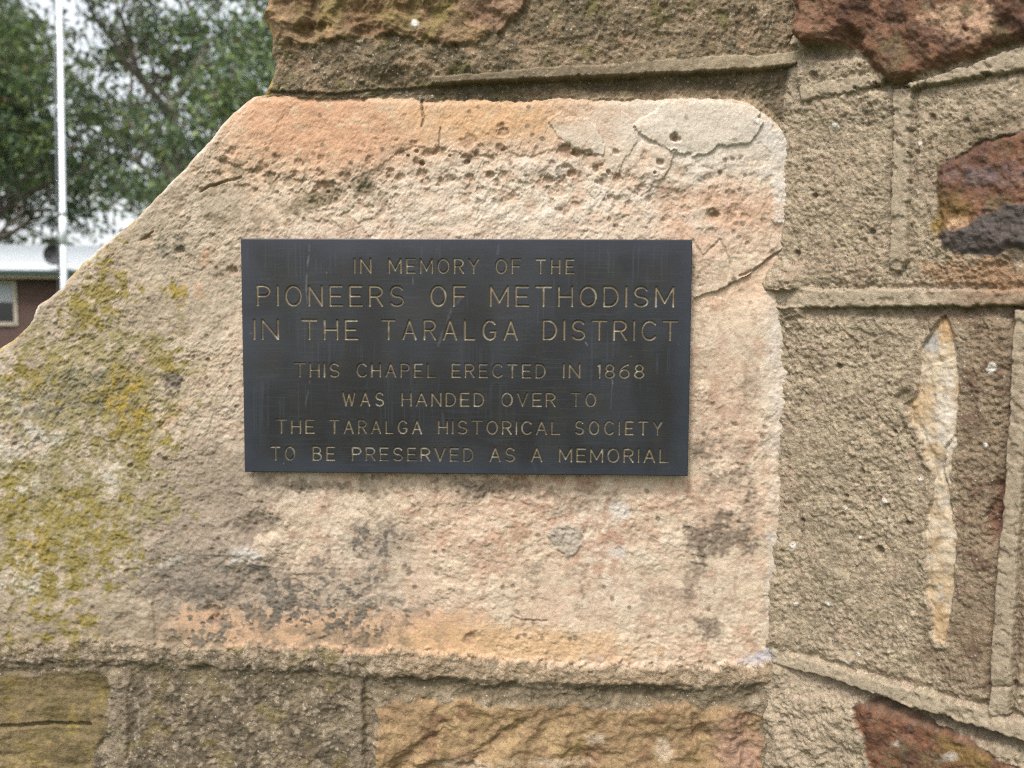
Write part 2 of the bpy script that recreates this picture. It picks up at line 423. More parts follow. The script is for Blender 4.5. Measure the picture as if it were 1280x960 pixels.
flake([(800, 176), (845, 190), (840, 205), (828, 224), (812, 236), (800, 244), (784, 236), (790, 205)], 2.2, srgb(214, 188, 158), .6)
flake([(940, 150), (965, 152), (985, 170), (990, 215), (984, 290), (964, 280), (962, 246), (972, 222), (952, 226), (946, 214), (958, 204), (964, 186), (948, 178)], 1.0, srgb(224, 216, 200), .7, 7, 4)
C = mix(C, srgb(218, 208, 190), fl.blob(972, 470, 13, 110, 0, .8, .8) * .55)
C = mix(C, srgb(204, 198, 186), fl.blob(968, 740, 9, 70, 0, .6, .6) * .6)
C = mix(C, srgb(190, 184, 182), fl.blob(955, 822, 26, 9, -15, .4, .6) * .9)
flake([(868, 262), (890, 258), (896, 288), (880, 292), (868, 284)], 1.2, srgb(212, 198, 172), .6)
# open crack / ledge running to the corner
lo = fl.sdf([(866, 372), (905, 360), (938, 342), (962, 322), (995, 303), (1010, 420), (860, 420)], 1.6, 1.2)
h -= 3.2 * sm(-.6, .6, lo) * (1 - sm(8, 60, lo)) * (1 - sm(355, 412, V + 14 * fl.wu))
ck = fl.line([(925, 345), (945, 336), (966, 320), (992, 304)], 1.5, 1.0)
h -= 2.5 * (1 - sm(.5, 2.2, ck))
C = mix(C, srgb(222, 184, 146), sm(-1, 4, lo) * (1 - sm(25, 60, lo)) * .5 * (1 - sm(355, 412, V)))
for pts, dep in [([(866, 300), (880, 320), (900, 300), (915, 330)], 1.2), ([(527, 124), (529, 150), (527, 158)], 2.0), ([(552, 160), (549, 185)], 1.4), ([(250, 240), (262, 233), (285, 226), (302, 222)], 3.0),
                 ([(440, 770), (441, 806)], 1.0), ([(190, 755), (195, 806)], 1.0), ([(640, 772), (660, 776), (684, 776)], 1.2), ([(176, 300), (190, 290)], 1.6)]:
    ck = fl.line(pts, 2.0, 1.5); h -= dep * (1 - sm(.5, 2.0, ck))
    C = mix(C, srgb(150, 125, 98), (1 - sm(.5, 2.5, ck)) * .5)
# honeycomb weathering round the upper right
wc, _ = fl.wor(30, 231); wc2, _ = fl.wor(15, 232)
hz = np.maximum.reduce([fl.blob(700, 235, 130, 45, 0, .6), fl.blob(840, 235, 60, 40, 0, .6), fl.blob(900, 270, 70, 30, 0, .6) * .7, fl.blob(560, 255, 110, 35, 0, .6) * .6])
h += hz * (2.6 * (wc - .45) + 1.5 * (wc2 - .45)); C = mix(C, srgb(196, 158, 124), hz * (1 - sm(.15, .4, wc)) * .5); C = mix(C, srgb(226, 214, 194), hz * sm(.5, .75, wc) * .5)
# pits: drawn ones and a fretted band
for (x, y, r, d) in [(684, 225, 8, 3.5), (842, 173, 5, 3), (846, 175, 4, 3), (826, 203, 5, 4), (818, 217, 2.5, 3), (630, 165, 7, 2.2), (627, 158, 5, 2), (585, 178, 8, 1.6), (596, 198, 8, 1.4), (625, 186, 6, 2), (510, 194, 3, 3), (527, 203, 3.5, 3),
                     (521, 189, 3, 3), (562, 195, 2.4, 2.5), (584, 202, 3, 2.5), (532, 227, 4, 2.5), (708, 190, 9, 2.4), (722, 190, 6, 2.4), (735, 191, 5, 2.2), (716, 217, 5, 2.6), (761, 216, 3, 3), (770, 190, 5, 2), (705, 262, 9, 1.6), (545, 190, 4, 1.5),
                     (690, 205, 5, 1.5), (890, 265, 7, 2.6), (892, 272, 6, 2), (917, 246, 8, 2), (776, 250, 7, 1.2), (812, 249, 6, 1.4), (268, 766, 12, 2.2), (270, 775, 9, 2), (586, 800, 7, 1.6), (595, 794, 6, 1.2), (514, 785, 5, 1.2),
                     (291, 338, 7, 3.5), (225, 312, 4, 2.5), (184, 300, 6, 2), (455, 240, 9, 2), (400, 232, 8, 2), (430, 222, 8, 1.6), (18, 556, 5, 3), (48, 555, 7, 2.5), (163, 583, 3, 2.5), (800, 700, 16, -1.5)]:
    b = fl.blob(x, y, r, r * .8, (x * 7) % 60 - 30, .45, .8); h -= d * b
    if d > 1.3: C = mix(C, srgb(168, 132, 100), b * .55)
w2, id2 = fl.wor(19, 71)
pz = np.maximum.reduce([fl.blob(560, 215, 120, 36, 0, .5), fl.blob(730, 225, 90, 34, 0, .6), fl.blob(350, 215, 110, 30, 15, .6) * .8, fl.blob(880, 255, 80, 36, 0, .5) * .6, .35 * wl])
pit = (id2 > .42) * (1 - sm(.12, .42, w2 + .25 * fl.fu)) * pz
h -= 2.4 * pit; C = mix(C, srgb(184, 146, 112), pit * .5)
frt = sm(.0, .25, fl.fbm(17, 3, 73)) * np.maximum(fl.blob(380, 235, 160, 30, 10, .6), fl.blob(560, 232, 130, 26, 0, .6) * .7)
h -= 1.3 * frt; C = mix(C, srgb(170, 146, 112), frt * .55)
C = mix(C, srgb(112, 100, 66), fl.blob(400, 248, 48, 9, -22, .5, .9) * .7)
C = mix(C, srgb(124, 112, 84), fl.blob(455, 236, 14, 8, 0, .5, .9) * .8)
C = mix(C, srgb(150, 132, 102), sm(.1, .4, fl.fbm(26, 3, 75)) * fl.blob(290, 250, 110, 55, 20, .6) * .7)
# lichen on the left
def lich(col, blobs, thr, sc, seed, k=.9, lift=.5):
    global C, h
    z = 0
    for b in blobs: z = np.maximum(z, fl.blob(*b[:5], .6, .6) * (b[5] if len(b) > 5 else 1))
    m = sm(thr - .1, thr + .34, .75 * fl.fbm(sc, 4, seed) + .45 * fl.fbm(7, 3, seed + 50) + .55 * (z - .5)) * sm(.0, .5, z)
    C = mix(C, col, m * k); h = h + lift * m * fl.fbm(6, 2, seed + 3)
lich(srgb(150, 138, 82), [(120, 480, 110, 80, 0), (60, 640, 90, 90, 0), (150, 620, 70, 80, 0, .8), (60, 500, 80, 50, 0)], -.08, 26, 81, .8)
lich(srgb(146, 129, 52), [(150, 505, 45, 42, -40, 1.2), (125, 372, 52, 30, -35, 1.25), (45, 700, 46, 45, 0, 1.2), (95, 640, 60, 35, 0), (40, 475, 40, 30, 0), (110, 690, 60, 40, 0), (170, 540, 40, 40, 0), (55, 745, 40, 40, 0), (215, 365, 16, 12, 0, 1.1), (20, 620, 30, 40, 0, 1.1),
      (215, 450, 22, 14, -20, 1.1), (140, 318, 30, 12, -40, 1), (60, 800, 80, 14, 0, 1), (95, 785, 30, 20, 0, 1)], .1, 17, 84, .9, .8)
lich(srgb(168, 140, 44), [(155, 500, 26, 34, -20, 1.1), (222, 366, 12, 10, 0, 1.2), (172, 512, 14, 18, 0, 1), (40, 690, 20, 26, 0, 1)], .12, 14, 86, .8, .5)
lich(srgb(126, 120, 98), [(105, 478, 50, 22, -10), (95, 505, 60, 30, 0), (210, 310, 22, 18, 0), (40, 520, 40, 30, 0)], .12, 20, 88, .75)
lich(srgb(116, 105, 92), [(216, 478, 14, 12, 0, 1.3)], .05, 12, 89, .9, 1.2)
lich(srgb(210, 201, 180), [(30, 560, 60, 70, 0, .9), (130, 600, 60, 30, 0, .8), (25, 720, 30, 40, 0, .9), (190, 690, 40, 30, 0, .5)], .2, 30, 91, .6)
hb, Cb = h.copy(), C.copy()

# ---- everything round the block: mortar beds, rubble, struck pointing
h = 2.0 + 2.2 * fl.fbm(90, 3, 101) + 1.8 * fl.fbm(26, 3, 103) + 1.25 * fl.fbm(9, 3, 105) + .5 * fl.fbm(4.5, 2, 106)
pb, pid = fl.wor(6.5, 107)
peb = (pid > .55) * (1 - sm(.2, .5, pb)); h += .7 * peb
C = np.ones(U.shape + (3,)) * srgb(140, 123, 95)
C = mix(C, srgb(168, 150, 120), sm(0, .5, fl.fbm(30, 4, 111)) * .8)
C = mix(C, srgb(104, 93, 70), sm(0, .5, fl.fbm(46, 4, 113)) * .85)
up = V < (vT + vB) / 2
upd = up * (1 - sm(880, 1000, U + 20 * fl.wu))
C = mix(C, srgb(132, 112, 78), up * .55)
h += up * (3.5 * fl.fbm(48, 4, 311) + 2.5 * (.4 - np.abs(fl.fbm(70, 3, 313))))
C = mix(C, srgb(104, 92, 66), upd * sm(-.25, .35, fl.fbm(50, 4, 115)) * .75)
C = mix(C, srgb(112, 104, 52), up * sm(.18, .45, fl.fbm(34, 4, 117)) * .75)
C = mix(C, srgb(178, 152, 122), up * sm(.26, .45, fl.fbm(30, 4, 118)) * fl.blob(880, 40, 120, 50, -20, .6) * .9)
C = mix(C, srgb(166, 138, 104), up * sm(.12, .4, fl.fbm(34, 4, 119)) * .65)
# lower left roughcast, dark with pale crumbs
lowd = (~up) * (1 - sm(440, 480, U))
C = mix(C, srgb(100, 88, 68), lowd * sm(-.3, .3, fl.fbm(40, 4, 121)) * .85)
C = mix(C, srgb(176, 158, 130), lowd * sm(.18, .4, fl.fbm(13, 3, 123)) * .7)
C = mix(C, srgb(126, 112, 58), lowd * sm(.2, .45, fl.fbm(36, 4, 125)) * .6)
C = mix(C, srgb(176, 158, 128), (pid > .85) * (1 - sm(.2, .45, pb)) * .55)
# upper pointing and its overhang
h += upd * 5 * sm(-10, 20, vT - 24 - V) * sm(380, 470, U)
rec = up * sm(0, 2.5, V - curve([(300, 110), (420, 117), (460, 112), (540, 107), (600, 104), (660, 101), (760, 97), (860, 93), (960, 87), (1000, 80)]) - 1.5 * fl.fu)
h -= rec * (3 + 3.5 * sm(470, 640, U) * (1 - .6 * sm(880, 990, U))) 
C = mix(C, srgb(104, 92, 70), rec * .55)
ribU = - 3.5 * sm(.15, .55, fl.fbm(30, 4, 133)) + fl.sdf([(540, 99), (600, 95), (660, 89), (760, 84), (860, 76), (960, 71), (1000, 65), (1004, 80), (960, 87), (860, 93), (760, 97), (660, 101), (600, 104), (540, 107)], 1.2, 1.2)
ridge = sm(-1.2, 1.0, ribU)
h = np.where(ribU > -1.2, h * (1 - .75 * ridge) + ridge * (7.5 + .6 * fl.fbm(16, 3, 131)), h)
C = mix(C, srgb(140, 124, 96), ridge * .8)
C = mix(C, srgb(178, 160, 126), ridge * sm(740, 900, U) * .75)
h += 2.0 * up * (1 - sm(0, 4, np.abs(V - vT + 3))) * sm(640, 700, U) * (1 - sm(790, 830, U))
C = mix(C, srgb(186, 160, 122), up * (1 - sm(5, 9, np.abs(V - vT + 4))) * sm(640, 740, U) * .7)
# struck bed joint under the block
vj = curve([(-300, 822), (0, 824), (130, 822), (240, 828), (350, 832), (450, 838), (520, 842), (600, 848), (700, 852), (800, 852), (900, 854), (960, 850), (1000, 845)])
jr = (~up) * (1 - sm(-3, 5, V - vj - 4 * fl.wu))
h += jr * (2.2 + 3.5 * fl.fbm(60, 3, 211) * 1.0) * (.35 + .65 * sm(420, 520, U))
C = mix(C, srgb(170, 146, 112), jr * sm(440, 520, U) * .85)
C = mix(C, srgb(190, 168, 136), jr * sm(.05, .3, fl.fbm(14, 3, 133)) * .6)
jd = (~up) * sm(0, 9, V - vj - 8 * fl.wu - 2) * (1 - sm(14, 34, V - vj - 10 * fl.wv))
h -= jd * (4.5 + 5 * fl.fbm(70, 2, 213)) * (.55 + .45 * sm(420, 520, U))
C = mix(C, srgb(104, 92, 64), jd * .6)
# vertical joints at lower left
for x0, wdt in ((150, 13), (447, 9)):
    vr = (~up) * sm(vj + 8, vj + 20, V) * (1 - sm(wdt - 3, wdt + 2, np.abs(U - x0 + 5 * fl.wu))); h += 2.5 * vr; C = mix(C, srgb(146, 130, 104), vr * .75)
vg = (~up) * sm(vj - 2, vj + 10, V) * (1 - sm(2, 14, np.abs(U - 465 + 7 * fl.wu))); h -= 3 * vg
# stones
st_up = fl.sdf([(300, -340), (300, 60), (350, 62), (400, 58), (450, 52), (500, 50), (545, 58), (585, 60), (620, 48), (650, 22), (668, -20), (700, -340)], 7, 4)
sl = sm(-3, 5, st_up)
hs = 9 + 10 * fl.fbm(110, 3, 141) + 9 * (.55 - np.abs(fl.fbm(55, 4, 143))) + 1.6 * fl.fbm(12, 3, 145)
for (x, y, a, b, r, d) in [(392, 40, 20, 9, -18, 8), (346, 66, 9, 8, 0, 7), (400, 10, 30, 8, -60, 4), (470, 25, 14, 30, 25, 4), (545, 20, 10, 34, 30, 3.5), (610, 30, 16, 12, 0, 4)]:
    hs -= d * fl.blob(x, y, a, b, r, .6, .5)
h = h * (1 - sl) + sl * hs
Cs = np.ones(U.shape + (3,)) * srgb(142, 116, 80)
Cs = mix(Cs, srgb(128, 96, 62), sm(0, .4, fl.fbm(50, 4, 147)) * .8)
Cs = mix(Cs, srgb(176, 142, 96), sm(.1, .5, fl.fbm(36, 4, 148)) * .7)
Cs = mix(Cs, srgb(134, 118, 60), np.maximum.reduce([fl.blob(555, 20, 9, 40, 30, .6, .6), fl.blob(415, 20, 30, 14, -60, .6, .7) * .8, fl.blob(500, 30, 40, 10, 10, .6, .8) * .7, sm(.25, .5, fl.fbm(30, 4, 149)) * .6]) * .85)
Cs = mix(Cs, srgb(148, 118, 90), fl.blob(630, 20, 40, 30, 0, .6, .8) * .7)
C = mix(C, np.zeros(3), sl * 0); C = C * (1 - sl[..., None]) + Cs * sl[..., None]
dot = fl.blob(521, 36, 4.5, 5, 0, .4, .3); C = mix(C, srgb(235, 226, 206), dot); h += 1.5 * dot
st_oc = fl.sdf([(474, 882), (520, 872), (580, 874), (620, 884), (690, 880), (760, 884), (830, 876), (880, 886), (930, 884), (950, 896), (952, 930), (946, 990), (940, 1300), (476, 1300), (472, 960)], 6, 3)
so = sm(-3, 4, st_oc)
hs = 1 + 9 * fl.fbm(130, 3, 151) + 7 * (.5 - np.abs(fl.fbm(95, 4, 153, 74))) + 1.2 * fl.fbm(10, 3, 155)
for (x, y, a, b, r, d) in [(520, 940, 40, 10, -40, 6), (620, 930, 40, 8, -35, 5), (880, 925, 8, 28, -25, 5), (935, 915, 16, 30, 0, 6), (560, 960, 40, 8, 0, 5), (740, 945, 30, 8, 0, 3)]:
    hs -= d * fl.blob(x, y, a, b, r, .7, .6)
Cs = np.ones(U.shape + (3,)) * srgb(166, 136, 94)
Cs = mix(Cs, srgb(180, 150, 102), sm(0, .45, fl.fbm(60, 4, 157)) * .8)
Cs = mix(Cs, srgb(140, 106, 74), sm(.08, .4, fl.fbm(40, 4, 158)) * .75)
Cs = mix(Cs, srgb(146, 122, 70), sm(.2, .5, fl.fbm(44, 4, 159)) * .65)
Cs = mix(Cs, srgb(204, 182, 150), np.maximum.reduce([fl.blob(745, 925, 10, 8, 0, .5, .8), fl.blob(830, 935, 8, 14, 0, .5, .8), fl.blob(700, 955, 30, 5, 0, .5, .9), fl.blob(590, 955, 40, 8, 0, .5, .9) * .7]) * .7)
Cs = mix(Cs, srgb(166, 128, 108), fl.blob(920, 930, 26, 40, 0, .6, .6) * .7)
h = h * (1 - so) + so * hs; C = C * (1 - so[..., None]) + Cs * so[..., None]
st_ll = fl.sdf([(-400, 848), (0, 846), (60, 842), (120, 838), (138, 850), (134, 904), (112, 960), (108, 1300), (-400, 1300)], 4, 2)
s5 = sm(-3, 4, st_ll)
hs = 1 + 4 * fl.fbm(150, 3, 161, 60) + 1.0 * fl.fbm(40, 3, 163, 14) + .9 * fl.fbm(10, 3, 164)
hs -= 6 * (1 - sm(1, 3.5, fl.line([(-400, 905), (0, 907), (60, 905), (112, 905)], 2, 1))) 
Cs = np.ones(U.shape + (3,)) * srgb(128, 110, 72)
Cs = mix(Cs, srgb(112, 98, 56), sm(0, .4, fl.fbm(44, 4, 165)) * .8)
Cs = mix(Cs, srgb(166, 142, 92), sm(915, 930, V) * sm(-.2, .3, fl.fbm(60, 4, 167, 14)) * .8)
Cs = mix(Cs, srgb(146, 126, 60), sm(.18, .4, fl.fbm(26, 4, 169)) * .6)
h = h * (1 - s5) + s5 * hs; C = C * (1 - s5[..., None]) + Cs * s5[..., None]

bm_ = isblock
edge = np.where(up, V - vT, vB - V)              # px inside the block
wb = np.where(up, sm(-1.2, 1.6, edge), sm(-5, 4, edge + 3 * fl.fu))
h = h * (1 - wb) + wb * (hb - 1.5 * (1 - sm(0, 8, edge)) * up)
C = C * (1 - wb[..., None]) + Cb * wb[..., None]
# rounded free arris
nrm = np.gradient(uL, project(np.stack([XL, XL * 0, zrows], -1))[1])
cosn = 1 / np.sqrt(1 + nrm ** 2)
dist = (U - uL[:, None]) * np.minimum(cosn[:, None] * 1.05, 1)
rr = 7.5
dd = np.clip(dist, 0, rr)
h = h * sm(-2, 16, dist) - .8 * (rr - np.sqrt(np.maximum(rr * rr - (rr - dd) ** 2, 0)))
h += -1.0 * (1 - sm(0, 10, dist)) * fl.fbm(14, 3, 171)
ar = (1 - sm(3, 8, dist + 3 * fl.fu))
C = mix(C, srgb(220, 210, 194), ar * .6 * sm(-.3, .1, fl.fbm(24, 3, 173)) * bm_)  # pale rim: sky light on the arris put into the stone colour
C = mix(C, srgb(176, 146, 66), ar * sm(.1, .35, fl.fbm(30, 3, 175)) * .8)

# keep the wall back where the plaque sits
PW = P0.copy(); PW[..., 1] = -h * 0.001
lab = np.where(isblock, 3, 1)
lab = np.where(~isblock & up & (st_up > 0), 0, lab)
lab = np.where(~isblock & up & (ribU > -.6), 2, lab)
lab = np.where(~isblock & ~up, 4, lab)
lab = np.where(~isblock & ~up & (st_oc > 0), 7, lab)
lab = np.where(~isblock & ~up & (st_ll > 0), 5, lab)

# side (weathering slope) of the buttress: carry the arris back into the wall
nb = 26
dep = 0.0072 + (np.linspace(0, 1, nb) ** 1.6) * 0.42
SB = np.zeros((NR, nb, 3)); SC = np.zeros((NR, nb, 3))
for k in range(nb):
    kk = nb - 1 - k                               # first column is the farthest back
    off = 0.006 * fbm_(zrows * 22 + 4, np.full(NR, dep[kk] * 22), 3, 191) * sm(0, .05, dep[kk])
    SB[:, k] = np.stack([XL + off, PW[:, 0, 1] + dep[kk] - .0072 + .001, zrows + off * .5], -1)
    q = fbm_(zrows * 30, np.full(NR, dep[kk] * 30), 3, 193)[:, None]
    SC[:, k] = np.where(q > .12, srgb(176, 150, 80), srgb(206, 194, 170))
    SC[zrows > at(330, 119, 0)[2], k] = srgb(136, 114, 78)
Pall = np.concatenate([SB, PW], 1); Call = np.concatenate([SC, C], 1)
Lall = np.concatenate([np.repeat(lab[:, :1], nb, 1), lab], 1)
Q = grid_quads(NR, NC + nb)
FL = Lall[:-1, 1:]
base_b = (float(XC) - .45, 0, 0)
buttress = tag(empty('stone_buttress', (0, 0, 0)), 'sandstone buttress with a sloping lichened edge that carries the dark plaque', 'buttress')
def sp(name, k, mat, label=None):
    o = part_from_grid(name, Pall, Call, Q, FL == k, mat, buttress)
    if o and label: o['label'] = label
    return o
sp('stone', 3, m_block, 'large pale cream and peach dressed sandstone block behind the plaque')
sp('stone', 0, m_rstone, 'rough brown stone with yellow lichen above the plaque block')
sp('stone', 7, m_rstone, 'rugged ochre stone under the plaque block')
sp('stone', 5, m_rstone, 'layered olive brown stone at the lower left')
sp('mortar', 1, m_dark, 'dark pebbly lichened mortar above the plaque block')
sp('mortar', 4, m_dark, 'crumbly brown bed mortar under the plaque block')
sp('pointing', 2, m_strip)

# ================================================================== CHAPEL WALL (right face, 45 degrees toward the camera)
TD = np.array([math.sin(R(45)), -math.cos(R(45)), 0.0]); TN = np.array([-math.sin(R(45)), -math.cos(R(45)), 0.0])
PC = np.array([XC, 0, 0])
ts = np.concatenate([np.linspace(-.024, .30, 400), np.linspace(.303, .62, 90)])
zr2 = np.array(zrange(-330, -60, 4) + zrange(-60, 1060, 1.25) + zrange(1060, 1420, 4))
T, Z2 = np.meshgrid(ts, zr2)
P2 = PC + T[..., None] * TD; P2[..., 2] = Z2
U, V = project(P2)
fr = Field(U, V, 400)
cr_ = sm(-.35, .35, fr.fbm(75, 3, 201))
h = 1.5 + 2.4 * fr.fbm(110, 3, 1) + 1.9 * fr.fbm(34, 3, 3) + (.5 + .8 * cr_) * fr.fbm(11, 3, 5, 9) + (.45 + .4 * cr_) * fr.fbm(5, 2, 6) + .4 * fr.fbm(3, 1, 8)
h -= .9 * sm(.16, .45, fr.fbm(8, 2, 203)) * cr_
pb, pid = fr.wor(7, 7); h += .7 * (pid > .6) * (1 - sm(.2, .5, pb))
C = np.ones(U.shape + (3,)) * srgb(176, 157, 125)
C = mix(C, srgb(186, 168, 132), sm(0, .5, fr.fbm(40, 4, 11)) * .75)
C = mix(C, srgb(172, 146, 120), sm(.05, .5, fr.fbm(60, 4, 205)) * .6)
C = mix(C, srgb(150, 136, 108), sm(.1, .5, fr.fbm(90, 3, 207)) * .6)
C = mix(C, srgb(154, 136, 106), sm(0, .5, fr.fbm(26, 4, 13)) * .7)
C = mix(C, srgb(122, 106, 78), sm(.1, .4, fr.fbm(8, 3, 15)) * .6)
C = mix(C, srgb(200, 186, 158), sm(.2, .5, fr.fbm(6, 2, 209)) * .5)
C = mix(C, srgb(178, 158, 130), (pid > .9) * (1 - sm(.2, .42, pb)) * .7)
# darker browner ground beside the flake and above the middle strip
brown = np.maximum.reduce([fr.blob(1235, 560, 45, 300, 3, .4, .5), fr.blob(1230, 800, 60, 60, 0, .5), fr.blob(1225, 395, 70, 16, 0, .6)])
C = mix(C, srgb(138, 116, 88), brown * .75)
C = mix(C, srgb(110, 84, 64), brown * sm(.05, .4, fr.fbm(30, 4, 17)) * .7)
C = mix(C, srgb(176, 134, 94), np.maximum(fr.blob(1225, 340, 70, 16, 0, .5, .8), fr.blob(1265, 350, 40, 18, 0, .5, .8)) * .7)
C = mix(C, srgb(124, 80, 58), fr.blob(1247, 640, 10, 34, 8, .5, .5) * .7); h -= 7 * fr.blob(1246, 640, 9, 36, 8, .6, .5)
C = mix(C, srgb(116, 96, 70), fr.blob(1250, 180, 80, 34, -20, .7, .5) * .45)
C = mix(C, srgb(184, 164, 134), fr.blob(1020, 890, 55, 80, 20, .5, .5) * .7)
h += 5 * fr.blob(1020, 900, 50, 70, 20, .9, .5) + 3 * fr.blob(1045, 120, 60, 25, 0, .8, .5)
h += 5 * fr.fbm(44, 3, 19) * (sm(820, 840, V - .3 * (U - 970)))
C = mix(C, srgb(150, 138, 118), sm(0, .3, fr.fbm(50, 3, 20)) * fr.blob(1010, 60, 40, 60, 0, .6) * .6)
# lap of mortar onto the corner block
h += 15 * (1 - sm(.004, .034, T)) * fr.blob(975, 366, 60, 30, 0, .7, .2) + 5 * (1 - sm(.0, .03, T)) * sm(560, 800, V)
h += 3 * (1 - sm(0, .03, T)) * fr.fbm(40, 3, 23)
h -= 5 * fr.blob(975, 392, 22, 12, 20, .6, .4)
C = mix(C, srgb(176, 170, 160), fr.blob(960, 820, 14, 10, 0, .6, .4) * .8)
# dark pits, white crumbs
for (x, y, r, d) in [(1100, 688, 5, 4), (1136, 653, 3, 4), (1050, 458, 3, 4), (1120, 540, 3, 3), (1020, 245, 3, 3), (1018, 96, 5, 4), (1092, 290, 4, 3), (998, 318, 4, 3), (1078, 590, 3, 3), (1166, 148, 5, 3), (1147, 190, 4, 3), (1208, 152, 4, 3), (1060, 620, 2.5, 3),
                     (1004, 650, 2.5, 3), (1130, 496, 8, 4)]:
    b = fr.blob(x, y, r, r, 0, .5, .4); h -= d * b; C = mix(C, srgb(110, 92, 68), b * .6)
for (x, y, a, b2) in [(993, 681, 4, 3.5), (1232, 557, 3.5, 3.5), (1152, 599, 3.5, 3), (1106, 626, 4.5, 2.5), (1061, 828, 4, 3), (997, 754, 2, 2.4), (1036, 754, 3, 2), (1240, 460, 5, 7), (1106, 627, 4, 2.5), (1046, 158, 5, 3), (1060, 636, 2.5, 2), (1073, 818, 3, 2), (1237, 880, 3, 2.5), (1150, 180, 3, 3), (1075, 672, 2.5, 2)]:
    b = fr.blob(x, y, a, b2, 30, .3, .3); C = mix(C, srgb(228, 220, 202), b); h += b
# rubble stones
def stone(pts, lift, amp, base, nz=4, fine=2, pal=(), seed=0, edge_drop=3.0):
    global h, C
    d = fr.sdf(pts, nz, fine); m = sm(-1.5, 2.0, d)
    hs = lift + amp * .8 * fr.fbm(90, 4, 31 + seed) + amp * .6 * (.4 - np.abs(fr.fbm(50, 4, 36 + seed))) + 1.3 * fr.fbm(14, 3, 33 + seed) + .5 * fr.fbm(5, 2, 34 + seed) - edge_drop * (1 - sm(0, 12, d))
    Cs = np.ones(U.shape + (3,)) * base
    for i, (c, sc, lo_, k) in enumerate(pal): Cs = mix(Cs, c, sm(lo_, lo_ + .35, fr.fbm(sc, 4, 41 + seed + i * 3)) * k)
    return d, m, hs, Cs
def apply(m, hs, Cs):
    global h, C
    h = h * (1 - m) + hs * m; C = C * (1 - m[..., None]) + Cs * m[..., None]
pal_r = [(srgb(96, 66, 50), 60, 0, .8), (srgb(150, 106, 78), 34, .14, .6), (srgb(108, 94, 60), 44, .14, .7), (srgb(134, 122, 104), 9, .2, .5), (srgb(84, 62, 50), 24, .15, .6)]
d1, m1, hs, Cs = stone([(1000, -340), (1000, 20), (999, 48), (1012, 56), (1034, 58), (1056, 55), (1072, 62), (1088, 78), (1102, 96), (1118, 105), (1134, 102), (1160, 90), (1210, 74), (1285, 50), (1500, -40), (1700, -340)], 9, 8, srgb(122, 86, 58), 3, 1.6, pal_r, 0, 5)
hs += 10 * (1 - sm(1058, 1084, U + .4 * (V - 40))) + 4 * sm(1120, 1250, U)
hs -= 9 * fr.blob(1066, 52, 14, 12, 30, .7, .4)
Cs = mix(Cs, srgb(208, 168, 130), np.maximum(fr.blob(1190, 28, 26, 16, 0, .5, 1.1), fr.blob(1225, 30, 16, 20, 0, .5, 1.1)) * .7)
Cs = mix(Cs, srgb(150, 108, 80), fr.blob(1030, 30, 26, 26, 0, .6, .5) * .6)
apply(m1, hs, Cs)
h -= 9 * (1 - m1) * fr.blob(1040, 66, 46, 9, 0, .6, .3) + 5 * (1 - m1) * fr.blob(1112, 108, 22, 6, 0, .6, .3)
d2, m2, hs, Cs = stone([(1173, 206), (1195, 198), (1212, 190), (1226, 176), (1252, 169), (1290, 165), (1420, 150), (1430, 300), (1330, 312), (1290, 316), (1268, 311), (1250, 316), (1227, 321), (1194, 319), (1178, 308), (1172, 286), (1172, 240)], 5, 5, srgb(122, 84, 58), 3, 2, pal_r, 20, 3.5)
pur = sm(-3, 3, fr.sdf([(1176, 290), (1196, 290), (1220, 275), (1245, 262), (1290, 258), (1440, 250), (1440, 340), (1170, 340)], 7, 3))
Cs = mix(Cs, srgb(92, 84, 78), pur * .92); hs += 2.2 * pur + pur * 1.6 * fr.fbm(20, 3, 47)
Cs = mix(Cs, srgb(132, 104, 50), fr.blob(1190, 262, 26, 20, 0, .6, .8) * .7); Cs = mix(Cs, srgb(208, 168, 124), fr.blob(1200, 280, 10, 7, 0, .5, 1.0) * .8)
Cs = mix(Cs, srgb(120, 118, 124), fr.blob(1230, 222, 40, 14, 0, .6, 1) * .35)
apply(m2, hs, Cs)
h += 2.5 * (1 - m2) * (1 - sm(3, 16, -d2)) ; C = mix(C, srgb(120, 104, 74), (1 - m2) * fr.blob(1225, 165, 60, 9, -15, .5, .4) * .6)
C = mix(C, srgb(150, 122, 52), fr.blob(1172, 283, 9, 9, 0, .5, .6) * .8)
d3, m3, hs, Cs = stone([(1066, 880), (1092, 873), (1118, 876), (1165, 902), (1217, 926), (1265, 952), (1330, 990), (1420, 1060), (1400, 1300), (1100, 1300), (1090, 960), (1082, 930), (1074, 908)], 2, 6, srgb(122, 82, 54), 4, 2, pal_r, 40, 3)
Cs = mix(Cs, srgb(140, 112, 54), fr.blob(1210, 945, 40, 12, 25, .6, .9) * .7); Cs = mix(Cs, srgb(200, 188, 170), np.maximum(fr.blob(1122, 930, 6, 5, 0, .5, 1), fr.blob(1186, 945, 8, 4, 0, .5, 1)) * .7)
apply(m3, hs, Cs)
d4, m4, hs, Cs = stone([(1171, 402), (1179, 394), (1188, 402), (1196, 440), (1200, 474), (1198, 530), (1193, 562), (1189, 592), (1191, 622), (1196, 660), (1195, 705), (1191, 757), (1184, 806), (1170, 800), (1161, 750), (1156, 668), (1163, 628), (1170, 588), (1160, 570), (1147, 538), (1131, 504), (1147, 488),
                        (1150, 456), (1153, 428)], -.5, 3, srgb(206, 186, 152), 3, 1.8, [(srgb(188, 158, 114), 34, -.05, .7), (srgb(212, 198, 172), 30, .05, .7), (srgb(166, 156, 138), 22, .2, .6)], 60, 1.5)
